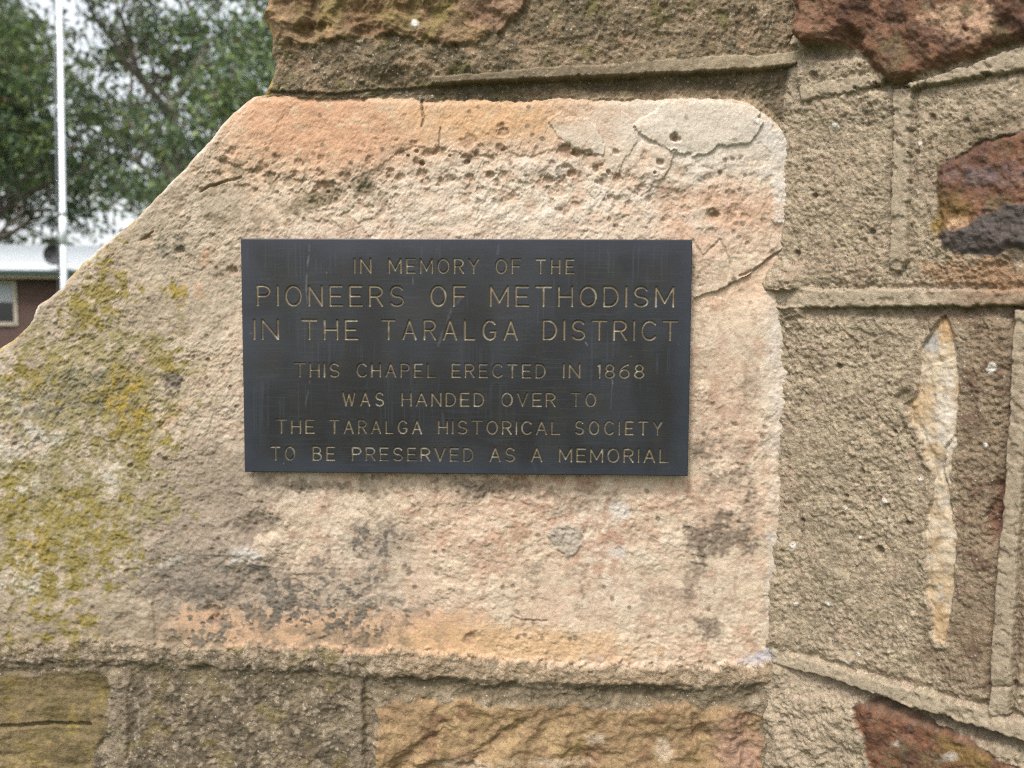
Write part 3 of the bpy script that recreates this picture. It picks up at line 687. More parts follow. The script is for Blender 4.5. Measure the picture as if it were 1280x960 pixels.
hs -= 3 * (1 - sm(.6, 2.2, fr.line([(1193, 545), (1182, 560), (1178, 585), (1184, 610), (1190, 640)], 2, 1))) + 2.0 * sm(-1, 1, fr.sdf([(1150, 462), (1176, 452), (1197, 446), (1204, 300), (1140, 300)], 3, 2))
Cs = mix(Cs, srgb(170, 168, 164), fr.blob(1164, 430, 11, 14, 0, .5, .7) * .7); Cs = mix(Cs, srgb(198, 156, 100), fr.blob(1182, 410, 9, 18, 0, .5, .5) * .8)
Cs = mix(Cs, srgb(186, 152, 104), fr.blob(1176, 790, 14, 26, 0, .6, .7) * .8); Cs = mix(Cs, srgb(190, 158, 110), fr.blob(1150, 505, 14, 26, -25, .6, .6) * .7); Cs = mix(Cs, srgb(224, 214, 196), fr.blob(1184, 520, 12, 30, 0, .6, .6) * .6)
apply(m4, hs, Cs)
h += 2.2 * (1 - m4) * (1 - sm(2, 12, -d4)) * (1 - sm(1180, 1190, U))
# struck ribbon pointing
STR = [[(961, 363), (1100, 362), (1290, 364), (1500, 366), (1800, 368), (1800, 392), (1500, 386), (1290, 382), (1100, 384), (961, 384)],
       [(1119, 112), (1141, 112), (1138, 200), (1135, 325), (1128, 338), (1114, 336), (1117, 200)],
       [(1134, 108), (1158, 101), (1210, 84), (1290, 56), (1500, -20), (1500, 8), (1290, 86), (1205, 100), (1160, 107), (1142, 114)],
       [(1005, 110), (1060, 99), (1103, 93), (1109, 104), (1060, 116), (1006, 126)],
       [(968, 812), (1030, 828), (1100, 848), (1280, 899), (1600, 990), (1800, 1045), (1800, 1080), (1600, 1025), (1280, 923), (1150, 884), (1090, 862), (1030, 843), (968, 824)],
       [(1271, 388), (1291, 388), (1287, 500), (1279, 605), (1272, 715), (1265, 856), (1240, 856), (1249, 712), (1258, 610), (1265, 500)],
       [(1240, 858), (1265, 858), (1263, 892), (1239, 889)]]
lab2 = np.zeros(U.shape, int)
ERO = [3, 2.2, 3.5, 4, 2, .9, .9]
for i, pts in enumerate(STR):
    d = fr.sdf(pts, 1.5, 1.5) - ERO[i] * (sm(.16, .6, fr.fbm(26, 4, 241 + i)) + .5 * sm(.2, .5, fr.fbm(9, 3, 251 + i))); m = sm(-2.6, 1.2, d)
    top = 5.5 + (0 if i in (1, 3) else 1.2) + .7 * fr.fbm(30, 3, 71 + i) + .45 * fr.fbm(7, 3, 79 + i)
    wear = sm(.05, .4, fr.fbm(18, 3, 83 + i)) * (.95 if i in (1, 3) else .6)
    top = top - 2.2 * wear
    # shaded groove left by the trowel just below the strip
    gr = (1 - m) * (1 - sm(2, 13, -d)) * (fr.fbm(200, 1, 5) * 0 + 1)
    h = h - gr * (2.6 if i != 4 else 3.4)
    h = np.where(d > -1.4, h * (1 - m) + top * m, h)
    C = mix(C, srgb(176, 160, 130), m * ((.7 if i in (1, 3) else .86) - .35 * wear) * (.6 + .4 * sm(-.3, .2, fr.fbm(12, 3, 261))))
    if i == 0: C = mix(C, srgb(150, 112, 80), m * sm(1150, 1240, U) * .5)
    lab2 = np.where(d > -.5, 10 + i, lab2)
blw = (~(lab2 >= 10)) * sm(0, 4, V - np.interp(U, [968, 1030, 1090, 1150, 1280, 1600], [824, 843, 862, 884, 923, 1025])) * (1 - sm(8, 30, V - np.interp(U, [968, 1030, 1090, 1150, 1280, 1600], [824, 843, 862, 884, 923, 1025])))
h -= 7 * blw * sm(970, 1060, U); C = mix(C, srgb(104, 92, 72), blw * sm(960, 1100, U) * .6)  # recess under the slanting strip, its shade also painted into the mortar
ul = (~(lab2 >= 10)) * (1 - sm(0, 14, np.abs(V - 392))) * (V > 382) ; h -= 2.5 * ul; C = mix(C, srgb(124, 108, 82), ul * .5)  # shallow recess under the level strip, shade put into its colour
# fine vertical arris near the corner
va = 1 - sm(2, 5, np.abs(U - 1001 - .06 * (V - 60) + 2 * fr.wu)); va = va * sm(55, 70, V) * (1 - sm(120, 150, V)); h += 3 * va; C = mix(C, srgb(176, 160, 130), va * .5)
lab2 = np.where(lab2 >= 10, lab2, np.where(d1 > 0, 1, np.where(d2 > 0, 2, np.where(d3 > 0, 3, np.where(d4 > 0, 4, 0)))))
PW2 = P2 + TN * (h * .001)[..., None]
Q2 = grid_quads(*U.shape); F2 = lab2[:-1, :-1]
wall = tag(empty('chapel_wall', (0, 0, 0)), 'rubble chapel wall of sandy mortar with raised strips and red brown stones, right of the plaque', 'wall')
def sw(name, k, mat, label=None):
    o = part_from_grid(name, PW2, C, Q2, F2 == k, mat, wall)
    if o and label: o['label'] = label
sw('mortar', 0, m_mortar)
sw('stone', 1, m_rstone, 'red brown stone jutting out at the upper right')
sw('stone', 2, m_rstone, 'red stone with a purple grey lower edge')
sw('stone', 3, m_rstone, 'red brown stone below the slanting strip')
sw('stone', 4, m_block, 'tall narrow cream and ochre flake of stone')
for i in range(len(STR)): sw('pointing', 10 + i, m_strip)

# rubble core of both walls, plain faces above and below the detailed part
m_core = plain('rubble_core', srgb(150, 132, 102), .95, 0, .2, .25, 25)
def prism(poly, y0, y1):
    mb = MB(); n = len(poly)
    mb.add([(x, y0, z) for x, z in poly] + [(x, y1, z) for x, z in poly], [tuple(range(n)), tuple(range(2 * n - 1, n - 1, -1))] + [(k, n + k, n + (k + 1) % n, (k + 1) % n) for k in range(n)])
    return mb
zt, zb = zrows[0], zrows[-1]
poly = [(xl_of(z) + .02, z) for z in np.linspace(zt, zb, 60)] + [(XC + .25, zb), (XC + .25, zt)]
prism(poly, .035, .44).build('rubble_core', m_core, buttress)
mb = MB(); mb.box(XL[-1] + .004, XC + .2, .004, .44, 0, zb + .004); mb.build('masonry', m_core, buttress)
mb = MB(); mb.box(XL[0] + .004, XC + .2, .004, .44, zt - .004, 2.9); mb.build('masonry', m_core, buttress)
def wallbox(t0, t1, d0, d1, z0, z1):
    mb = MB(); v = []
    for z in (z0, z1):
        for (t, d) in ((t0, d0), (t1, d0), (t1, d1), (t0, d1)):
            p = PC + TD * t - TN * d; v.append((p[0], p[1], z))
    mb.add(v, [(3, 2, 1, 0), (4, 5, 6, 7), (0, 1, 5, 4), (1, 2, 6, 5), (2, 3, 7, 6), (3, 0, 4, 7)]); return mb
a = wallbox(-.02, .62, .035, .4, zr2[-1], zr2[0])
a.build('rubble_core', m_core, wall)
b = wallbox(-.02, .62, .004, .4, 0, zr2[-1] + .004); b2 = wallbox(-.02, .62, .004, .4, zr2[0] - .004, 2.9)
b.build('masonry', m_core, wall); b2.build('masonry', m_core, wall)
wallbox(.622, 3.5, .002, .4, 0, 2.9).build('masonry', m_core, wall)

# ================================================================== MEMORIAL PLAQUE
YP = -0.0125                                   # front face, just proud of the highest stone under it
cr = [hit(u, v, (0, YP, 0), (0, 1, 0)) for u, v in ((300.5, 298), (865, 299.5), (860.5, 595), (306, 590))]
cen = sum(cr) / 4
PWD = (np.linalg.norm(cr[1] - cr[0]) + np.linalg.norm(cr[2] - cr[3])) / 2
PHT = (np.linalg.norm(cr[3] - cr[0]) + np.linalg.norm(cr[2] - cr[1])) / 2
e = (cr[1] - cr[0]) + (cr[2] - cr[3]); rot = math.atan2(e[2], e[0])
ca, sa = math.cos(rot), math.sin(rot)
def to_loc(u, v):
    p = hit(u, v, (0, YP, 0), (0, 1, 0)) - cen
    return p[0] * ca + p[2] * sa, -p[0] * sa + p[2] * ca
def arc(cx, cy, rx, ry, a0, a1, n=14):
    return [(cx + rx * math.cos(R(a0 + (a1 - a0) * k / n)), cy + ry * math.sin(R(a0 + (a1 - a0) * k / n))) for k in range(n + 1)]
G = {
 'I': (0.0, [[(0, 0), (0, 1)]]), '1': (0.10, [[(.1, 0), (.1, 1), (0, .88)]]),
 'N': (.60, [[(0, 0), (0, 1), (.6, 0), (.6, 1)]]), 'M': (.78, [[(0, 0), (0, 1), (.39, .18), (.78, 1), (.78, 0)]]),
 'E': (.54, [[(.54, 1), (0, 1), (0, 0), (.56, 0)], [(0, .5), (.46, .5)]]), 'F': (.54, [[(.54, 1), (0, 1), (0, 0)], [(0, .5), (.46, .5)]]),
 'L': (.52, [[(0, 1), (0, 0), (.52, 0)]]), 'H': (.60, [[(0, 0), (0, 1)], [(.6, 0), (.6, 1)], [(0, .5), (.6, .5)]]),
 'T': (.66, [[(0, 1), (.66, 1)], [(.33, 1), (.33, 0)]]), 'V': (.66, [[(0, 1), (.33, 0), (.66, 1)]]), 'W': (.92, [[(0, 1), (.23, 0), (.46, .9), (.69, 0), (.92, 1)]]),
 'A': (.68, [[(0, 0), (.34, 1), (.68, 0)], [(.11, .33), (.57, .33)]]), 'Y': (.62, [[(0, 1), (.31, .46), (.62, 1)], [(.31, .46), (.31, 0)]]),
 'O': (.70, [arc(.35, .5, .35, .5, 0, 360, 32)]),
 'C': (.64, [arc(.36, .5, .36, .5, 42, 318, 26)]),
 'G': (.68, [arc(.36, .5, .36, .5, 42, 320, 26) + [(.66, .42), (.40, .42)]]),
 'D': (.62, [[(.24, 0), (0, 0), (0, 1), (.24, 1)] + arc(.24, .5, .38, .5, 90, -90, 20)]),
 'P': (.56, [[(0, 0), (0, 1), (.29, 1)] + arc(.29, .74, .27, .26, 90, -90, 14) + [(0, .48)]]),
 'R': (.58, [[(0, 0), (0, 1), (.30, 1)] + arc(.30, .74, .27, .26, 90, -90, 14) + [(0, .48)], [(.30, .48), (.58, 0)]]),
 'B': (.58, [[(.30, .52), (0, .52), (0, 1), (.28, 1)] + arc(.28, .76, .24, .24, 90, -90, 12), [(0, .52), (0, 0), (.30, 0)] + arc(.30, .26, .27, .26, -90, 90, 14)]),
 'S': (.60, [arc(.30, .74, .27, .26, 25, 270, 18) + arc(.30, .24, .29, .24, 90, -155, 18)]),
 '8': (.58, [arc(.29, .75, .24, .25, 0, 360, 22), arc(.29, .26, .29, .26, 0, 360, 24)]),
 '6': (.60, [arc(.30, .31, .30, .31, 0, 360, 24), arc(.62, .32, .62, .68, 180, 98, 12)]),
}
LINES = [
 (322.6, 341.4, 323.8, 342.2, [('IN', 442.3, 463.9), ('MEMORY', 485.5, 598.7), ('OF', 619.4, 650.8), ('THE', 669.5, 717.8)]),
 (356.4, 382.6, 357.6, 383.4, [('PIONEERS', 320.5, 505), ('OF', 537.7, 582.2), ('METHODISM', 612.3, 843)]),
 (399.0, 424.4, 400.2, 425.4, [('IN', 316.5, 348), ('THE', 376.7, 447), ('TARALGA', 476.8, 647.3), ('DISTRICT', 678.4, 847.6)]),
 (453.4, 471.2, 454.8, 472.8, [('THIS', 367.8, 424), ('CHAPEL', 445.4, 544.7), ('ERECTED', 564.2, 682), ('IN', 703.7, 725.3), ('1868', 746.9, 805.5)]),
 (489.7, 507.3, 490.9, 508.4, [('WAS', 427.6, 479.8), ('HANDED', 501.6, 605), ('OVER', 626.4, 694.4), ('TO', 713.6, 745.2)]),
 (523.9, 541.5, 526.0, 543.8, [('THE', 344.6, 392.6), ('TARALGA', 411.9, 527.2), ('HISTORICAL', 547.3, 700), ('SOCIETY', 718.7, 828)]),
 (557.6, 575.2, 560.2, 578.3, [('TO', 338, 368.5), ('BE', 390.3, 418.4), ('PRESERVED', 439.5, 591.7), ('AS', 612, 643.7), ('A', 663.9, 678), ('MEMORIAL', 698.8, 836)]),
]
GS = 0.00038
nx, nz_ = int(PWD / GS), int(PHT / GS)
px = np.linspace(-PWD / 2, PWD / 2, nx); pz_ = np.linspace(PHT / 2, -PHT / 2, nz_)
GXX, GZZ = np.meshgrid(px, pz_)
gd = np.full(GXX.shape, 9.0); gl = np.full(GXX.shape, -1)
def stamp(pts, rad, li):
    for (x0, z0), (x1, z1) in zip(pts[:-1], pts[1:]):
        m = rad * 1.6
        i0 = max(int((min(x0, x1) - m + PWD / 2) / PWD * (nx - 1)), 0); i1 = int((max(x0, x1) + m + PWD / 2) / PWD * (nx - 1)) + 2
        j0 = max(int((PHT / 2 - max(z0, z1) - m) / PHT * (nz_ - 1)), 0); j1 = int((PHT / 2 - min(z0, z1) + m) / PHT * (nz_ - 1)) + 2
        x, z = GXX[j0:j1, i0:i1], GZZ[j0:j1, i0:i1]
        ex, ez = x1 - x0, z1 - z0; L = max(ex * ex + ez * ez, 1e-12)
        t = np.clip(((x - x0) * ex + (z - z0) * ez) / L, 0, 1)
        d = np.hypot(x - x0 - t * ex, z - z0 - t * ez) / rad
        s = gd[j0:j1, i0:i1]; k = d < s
        s[k] = d[k]; gl[j0:j1, i0:i1][k & (d < 1.05)] = li
for li, (a0, b0, a1, b1, words) in enumerate(LINES):
    xs, xe = words[0][1], words[-1][2]
    rad = 0.00106 if li in (1, 2) else 0.00086
    for wi, (wd, x0, x1) in enumerate(words):
        fm = ((x0 + x1) / 2 - xs) / (xe - xs)
        vt = a0 + (a1 - a0) * fm; vb = b0 + (b1 - b0) * fm
        lx0, lzt = to_loc(x0, vt); lx1, _ = to_loc(x1, vt); _, lzb = to_loc((x0 + x1) / 2, vb)
        lx0 += rad * .8; lx1 -= rad * .8; lzt -= rad * .7; lzb += rad * .7
        H_ = lzt - lzb
        wsum = sum(G[c][0] for c in wd) * H_
        if len(wd) > 1:
            sx = 1.0; gap = (lx1 - lx0 - wsum) / (len(wd) - 1)
            if gap < .2 * H_ or gap > .5 * H_:
                gap = min(max(gap, .22 * H_), .44 * H_); sx = (lx1 - lx0 - gap * (len(wd) - 1)) / wsum
        else: gap = 0; sx = (lx1 - lx0) / wsum
        x = lx0
        for c in wd:
            for pl in G[c][1]: stamp([(x + a * H_ * sx, lzb + b * H_) for a, b in pl], rad, li * 10 + wi)
            x += G[c][0] * H_ * sx + gap
gdep = np.where(gd < 1.05, np.sqrt(np.clip(1 - (gd / 1.05) ** 2, 0, 1)), 0) * .00125
edg = np.minimum(np.minimum(GXX + PWD / 2, PWD / 2 - GXX), np.minimum(GZZ + PHT / 2, PHT / 2 - GZZ))
bev = .0007 * (1 - np.sqrt(np.clip(1 - (1 - np.clip(edg / .0007, 0, 1)) ** 2, 0, 1)))
U, V = (GXX / PWD * 559 + 583), (445 - GZZ / PHT * 294)
fp = Field(U, V, 1200)
wav = .00022 * fp.fbm(160, 2, 3) + .00012 * fp.fbm(60, 2, 4)
Yp = gdep + bev + wav
PL = np.stack([GXX, Yp, GZZ], -1)
met = srgb(39, 39, 41, .8)
CP = np.ones(U.shape + (3,)) * met
CP = mix(CP, srgb(56, 58, 64, .8), sm(-.15, .4, fp.fbm(120, 3, 11)) * .75)
CP = mix(CP, srgb(52, 50, 46, .8), sm(.0, .4, fp.fbm(34, 4, 31, 60)) * .5)
CP = mix(CP, srgb(70, 74, 82, .8), sm(.15, .5, fp.fbm(60, 3, 32, 1.6)) * .35)
CP = mix(CP, srgb(34, 34, 34, .8), sm(0, .5, fp.fbm(70, 3, 12, 200)) * .6)
CP = mix(CP, srgb(62, 68, 82, .8), (1 - sm(2, 34, edg / PWD * 559 + 12 * fp.fbm(40, 3, 13))) * .55)  # bluish sky reflection along the edges, painted into the plate colour
stk = fp.fbm(3.2, 2, 15, 190)
CP = mix(CP, srgb(84, 92, 106, .8), sm(.22, .6, stk) * sm(0, .4, fp.fbm(60, 2, 16)) * .22)
def streak(pts, w, k, col=srgb(190, 194, 198, .8)):
    global CP
    d = fp.line(pts, 1.2, .8); CP = mix(CP, col, (1 - sm(w * .1, w * 1.0, d)) * k * .38 * sm(-.35, .25, fp.fbm(14, 3, 19, 22)) * (.6 + .4 * np.clip(fp.fbm(5, 2, 18) + .5, 0, 1)))
streak([(389, 306), (387, 330), (385, 356), (386, 380)], 2.2, .6); streak([(519, 343), (518, 358)], 1.3, .5); streak([(556, 300), (565, 302), (566, 309), (567, 300)], 3, .3, srgb(120, 140, 190, .8))
streak([(549, 309), (547, 318)], 1.6, .4); streak([(625, 305), (624, 316)], 2.4, .5, srgb(140, 148, 175, .8)); streak([(578, 370), (566, 385), (557, 410), (550, 430)], 3, .28); streak([(388, 476), (385, 495), (381, 512)], 1.6, .4)
streak([(551, 470), (549, 490)], 1.8, .28, srgb(110, 130, 180, .8)); streak([(836, 322), (838, 328)], 2, .7); streak([(733, 426), (735, 429)], 1.8, .8); streak([(766, 470), (767, 476)], 1.6, .9); streak([(766, 478), (765, 510)], 1.0, .3)
streak([(640, 403), (644, 418)], 1.2, .7); streak([(395, 318), (395, 318.6)], 1.2, .9); streak([(411, 339), (411, 340)], 1.1, .7); streak([(569, 444), (569, 445)], 1.0, .7); streak([(789, 442), (790, 442)], 1.0, .7); streak([(804, 556), (805, 556)], 1.0, .8)
streak([(353, 580), (353, 581)], 1.2, .7); streak([(492, 597 - 5), (493, 592)], 1, .6); streak([(700, 370), (714, 360), (760, 392), (800, 378)], 1.0, .12); streak([(560, 520), (600, 545), (640, 556)], 1.0, .1); streak([(802, 368), (806, 380), (812, 372)], 1.2, .2)
streak([(847, 425), (848, 428)], 1.5, .5, srgb(120, 140, 190, .8)); streak([(670, 578), (672, 586)], 3, .3, srgb(110, 126, 150, .8)); streak([(460, 470), (462, 500), (461, 545)], 2.5, .15, srgb(110, 126, 160, .8)); streak([(555, 515), (556, 535)], 2.5, .2); streak([(318, 415), (312, 416)], 1, .4)
CP = CP * .72
ing = sm(.0001, .0004, gdep)
gc = np.ones(U.shape + (3,)) * srgb(130, 117, 95, .8)
gc = mix(gc, srgb(100, 90, 72, .8), sm(0, .4, fp.fbm(40, 3, 21)) * .7)
gc = mix(gc, srgb(176, 168, 150, .8), sm(.2, .5, fp.fbm(26, 3, 23)) * .6)
CP = CP * (1 - ing[..., None]) + gc * ing[..., None]
def plaque_mat(name, rough, metal, spec):
    m, nt, b = new_mat(name); N, L = nt.nodes, nt.links
    a = N.new('ShaderNodeAttribute'); a.attribute_name = 'albedo'; L.new(a.outputs['Color'], b.inputs['Base Color'])
    tc = N.new('ShaderNodeTexCoord'); mp = N.new('ShaderNodeMapping'); mp.inputs['Scale'].default_value = (25, 25, 2600)
    n = N.new('ShaderNodeTexNoise'); n.inputs['Scale'].default_value = 1; n.inputs['Detail'].default_value = 3
    L.new(tc.outputs['Object'], mp.inputs[0]); L.new(mp.outputs[0], n.inputs['Vector'])
    mr = N.new('ShaderNodeMapRange'); mr.inputs['To Min'].default_value = rough - .1; mr.inputs['To Max'].default_value = rough + .12
    L.new(n.outputs[0], mr.inputs['Value']); L.new(mr.outputs[0], b.inputs['Roughness'])
    bp = N.new('ShaderNodeBump'); bp.inputs['Strength'].default_value = .25; bp.inputs['Distance'].default_value = .0001
    L.new(n.outputs[0], bp.inputs['Height']); L.new(bp.outputs[0], b.inputs['Normal'])
    b.inputs['Metallic'].default_value = metal; b.inputs['Specular IOR Level'].default_value = spec
    return m
m_plate = plaque_mat('dark_patina_bronze', .40, .0, .36); m_letter = plaque_mat('cut_bronze', .5, .35, .5)
plaque = empty('memorial_plaque', tuple(cen)); plaque.rotation_euler = (0, -rot, 0)
tag(plaque, 'dark rectangular metal memorial plaque with engraved lettering fixed to the pale block', 'plaque')
# rim and back as extra rings
rimY = [.0055]
ring = np.concatenate([np.stack([px, px * 0, np.full(nx, PHT / 2)], -1), np.stack([np.full(nz_, PWD / 2), pz_ * 0, pz_], -1), np.stack([px[::-1], px * 0, np.full(nx, -PHT / 2)], -1), np.stack([np.full(nz_, -PWD / 2), pz_ * 0, pz_[::-1]], -1)])
r0 = ring.copy(); r0[:, 1] = .0007; r1 = ring.copy(); r1[:, 1] = .006
nr_ = len(ring); ii = np.arange(nr_); jj = (ii + 1) % nr_
Qp = grid_quads(nz_, nx); lf = gl[:-1, :-1]
fm_ = Qp[lf < 0]
used, inv = np.unique(fm_.ravel(), return_inverse=True); inv = inv.reshape(-1, 4)
vv = PL.reshape(-1, 3)[used]; cc = CP.reshape(-1, 3)[used]; nb0 = len(vv)
vv = np.concatenate([vv, r0, r1]); cc = np.concatenate([cc, np.tile(srgb(112, 116, 122, .8), (2 * nr_, 1))])
rq = np.stack([nb0 + ii, nb0 + jj, nb0 + nr_ + jj, nb0 + nr_ + ii], -1)
inv = np.concatenate([inv, rq])
pl = link('plate', np_mesh('plate', vv, inv, cc), m_plate, plaque)
mb = MB(); mb.box(-PWD / 2 + .001, PWD / 2 - .001, .0055, .0062, -PHT / 2 + .001, PHT / 2 - .001); mb.build('backing', m_plate, plaque)
for li in range(len(LINES)):
    for wi, (wd, x0, x1) in enumerate(LINES[li][4]):
        q = Qp[lf == li * 10 + wi]; used, inv = np.unique(q.ravel(), return_inverse=True)
        o = link('inscription_word', np_mesh('inscription_word', PL.reshape(-1, 3)[used], inv.reshape(-1, 4), CP.reshape(-1, 3)[used]), m_letter, plaque)
        o['label'] = 'engraved word ' + wd + ' in ' + ['the small first', 'the large second', 'the large third', 'the fourth', 'the fifth', 'the sixth', 'the last'][li] + ' line'

# ================================================================== GROUND
m_grass = plain('mown_grass', (.05, .07, .022), .95, 0, .2, .5, 3)
gx = np.concatenate([np.linspace(-900, -60, 12), np.linspace(-50, 50, 50), np.linspace(60, 900, 12)])
gy = np.concatenate([np.linspace(-600, -40, 10), np.linspace(-30, 70, 60), np.linspace(80, 1200, 12)])
GX_, GY_ = np.meshgrid(gx, gy)
def ground_z(x, y): return .55 * sm(4, 20, np.asarray(y, float))
gz = ground_z(GX_, GY_) + .02 * fbm_(GX_ / 4, GY_ / 4, 2, 5) * (np.hypot(GX_, GY_) > 4)
g = link('ground', np_mesh('ground', np.stack([GX_, GY_, gz], -1).reshape(-1, 3), grid_quads(len(gy), len(gx))[..., ::-1].reshape(-1, 4)[:, ::-1]), m_grass)
tag(g, kind='structure')

# ================================================================== HOUSE
Y_H = 25.0
hp = at(75, 350, Y_H)
HR = R(9)
house = empty('brick_house', (float(hp[0]), Y_H, float(ground_z(0, Y_H)))); house.rotation_euler = (0, 0, HR)
tag(house, 'red brick house with a pale metal roof and curtained window, beyond the stone edge', 'house')
gz0 = float(ground_z(0, Y_H))
ZE = at(60, 343, Y_H)[2] - gz0                 # eave height over its ground
def brick_mat():
    m, nt, b = new_mat('red_brick'); N, L = nt.nodes, nt.links
    tc = N.new('ShaderNodeTexCoord'); mp = N.new('ShaderNodeMapping'); mp.inputs['Rotation'].default_value = (R(90), 0, 0)
    br = N.new('ShaderNodeTexBrick'); br.inputs['Scale'].default_value = 1; br.inputs['Brick Width'].default_value = .24; br.inputs['Row Height'].default_value = .086; br.inputs['Mortar Size'].default_value = .008
    br.inputs['Color1'].default_value = (.075, .033, .022, 1); br.inputs['Color2'].default_value = (.05, .024, .016, 1); br.inputs['Mortar'].default_value = (.09, .07, .065, 1)
    L.new(tc.outputs['Object'], mp.inputs[0]); L.new(mp.outputs[0], br.inputs['Vector']); L.new(br.outputs['Color'], b.inputs['Base Color']); b.inputs['Roughness'].default_value = .85
    return m
m_brick = brick_mat()
m_roof = plain('pale_roof_metal', (.25, .27, .28), .45, 0, .5, .06, 2)
m_green = plain('dark_green_gutter', (.02, .045, .042), .5); m_cream = plain('cream_timber', (.34, .29, .22), .6)
m_glass = plain('dark_glass', (.012, .013, .015), .08, 0, .6); m_blind = plain('pale_blind', (.32, .34, .36), .8, 0, .5, .06, 6)
HW0, HW1, HD = -9.0, 9.0, 8.0
wx0, wx1, wz0, wz1 = -3.25, -1.32, 0, 0
wz1 = at(15, 351, Y_H)[2] - gz0; wz0 = at(15, 407, Y_H)[2] - gz0
mb = MB(); mb.box(HW0, wx0, 0, .24, -.6, ZE); mb.box(wx1, HW1, 0, .24, -.6, ZE); mb.box(wx0, wx1, 0, .24, -.6, wz0); mb.box(wx0, wx1, 0, .24, wz1, ZE)
mb.box(HW0, HW0 + .24, .24, HD, -.6, ZE); mb.box(HW1 - .24, HW1, .24, HD, -.6, ZE); mb.box(HW0 + .24, HW1 - .24, HD - .24, HD, -.6, ZE)
mb.build('wall', m_brick, house)
wd = MB(); t = .11
wd.box(wx0, wx0 + t, -.03, .1, wz0, wz1); wd.box(wx1 - t, wx1, -.03, .1, wz0, wz1); wd.box(wx0 + t, wx1 - t, -.03, .1, wz1 - t, wz1); wd.box(wx0 + t, wx1 - t, -.06, .1, wz0, wz0 + t)
win = wd.build('window', m_cream, house)
mb = MB(); mb.box(wx0 + t, wx1 - t, .05, .06, wz0 + t, wz1 - t); mb.build('pane', m_glass, win)
mb = MB(); wzm = at(15, 378, Y_H)[2] - gz0
for k in range(12):
    z = wzm + (wz1 - t - wzm) * k / 12; mb.box(wx0 + t, wx1 - t, .028 + .004 * (k % 2), .04, z, z + (wz1 - t - wzm) / 12)
mb.build('blind', m_blind, win)
mb = MB(); mb.box(HW0 - .4, HW1 + .4, -.55, -.43, ZE - .04, ZE + .10); mb.build('gutter', m_green, house, bevel=.02)
mb = MB(); mb.box(HW0 - .4, HW1 + .4, -.43, -.39, ZE - .16, ZE + .02); mb.box(HW0 - .4, HW1 + .4, -.39, 0, ZE - .16, ZE - .13); mb.build('fascia', m_cream, house)
# corrugated roof, two slopes
mb_v, mb_f = [], []
nxr = 520; xs_ = np.linspace(HW0 - .45, HW1 + .45, nxr); rise = 1.25
for j, (y, z) in enumerate([(-.5, ZE + .09), (HD / 2, ZE + .09 + rise), (HD + .5, ZE + .09)]):
    for i, x in enumerate(xs_): mb_v.append((x, y, z + .012 * math.sin(x * 2 * math.pi / .12)))
me = np_mesh('roof', np.array(mb_v), grid_quads(3, nxr).reshape(-1, 4)[:, ::-1])
ro = link('roof', me, m_roof, house); so_ = ro.modifiers.new('thick', 'SOLIDIFY'); so_.thickness = .03
mb = MB(); mb.add([(HW0 + .1, 0, ZE), (HW0 + .1, HD, ZE), (HW0 + .1, HD / 2, ZE + rise - .05), (HW1 - .1, 0, ZE), (HW1 - .1, HD, ZE), (HW1 - .1, HD / 2, ZE + rise - .05)], [(0, 2, 1), (3, 4, 5), (0, 1, 4, 3)]); mb.build('gable', m_brick, house)
# dish on the roof
dc = at(68, 318, Y_H - .55)
dish = tag(empty('satellite_dish', tuple(dc + np.array([0, .25, -.34]))), 'round black dish on the pale house roof beside the white pole', 'satellite dish')
m_black = plain('black_mesh', (.012, .012, .014), .55)
n1, n2 = 9, 40; vs = []
for i in range(n1):
    r = .34 * i / (n1 - 1)
    for k in range(n2): vs.append((r * math.cos(2 * math.pi * k / n2), -.25 - .10 * (r / .34) ** 2 + .06, .34 + r * math.sin(2 * math.pi * k / n2)))
qs = np.array([(i * n2 + k, i * n2 + (k + 1) % n2, (i + 1) * n2 + (k + 1) % n2, (i + 1) * n2 + k) for i in range(n1 - 1) for k in range(n2)])
dd_ = link('reflector', np_mesh('reflector', np.array(vs), qs), m_black, dish); dd_.modifiers.new('thick', 'SOLIDIFY').thickness = .015
mb = MB(); mb.tube([(0, .12, -.3), (0, .02, .0), (0, -.17, .34)], .022); mb.build('mast', m_black, dish, True)
mb = MB(); mb.tube([(0, -.25, .03), (0, -.5, .2), (0, -.55, .3)], .014); mb.tube([(0, -.55, .28), (0, -.52, .36)], .035); mb.build('feed_arm', m_black, dish, True)

# ================================================================== FLAGPOLE
Y_P = 11.0
p0 = at(80.5, 372, Y_P); p1 = at(74.5, 0, Y_P)
m_white = plain('white_paint', (.60, .63, .66), .4, 0, .5, .04, 4)
pole = tag(empty('flagpole', (float(p0[0]), Y_P, float(ground_z(0, Y_P)))), 'tall white pole with a rope against the trees, left of the stone', 'flagpole')
gzp = float(ground_z(0, Y_P)); sl_ = (p1[0] - p0[0]) / (p1[2] - p0[2])
def pz(z, dx=0, dy=0): return ((z - (p0[2] - gzp)) * sl_ + dx, dy, z)
mb = MB(); mb.tube([pz(-.1), pz(3.0), pz(3.001), pz(9)], [.045, .043, .040, .032], 20); mb.build('pole', m_white, pole, True)
mb = MB(); mb.tube([pz(2.55), pz(2.95)], [.052, .052], 20); mb.tube([pz(2.97), pz(3.08)], [.047, .047], 20); mb.build('collar', m_white, pole, True)
mb = MB(); mb.tube([pz(1.2, -.075, -.03), pz(5, -.07, -.03), pz(8.9, -.05, -.02)], .006, 6); mb.tube([pz(1.2, -.06, -.05), pz(8.9, -.03, -.04)], .006, 6); mb.build('rope', plain('rope_grey', (.2, .22, .23), .9, 0, .3), pole, True)
mb = MB(); mb.box(-.09, -.05, -.03, .03, 1.1, 1.3); mb.build('cleat', plain('galvanised', (.35, .36, .37), .4, .6), pole, bevel=.005)
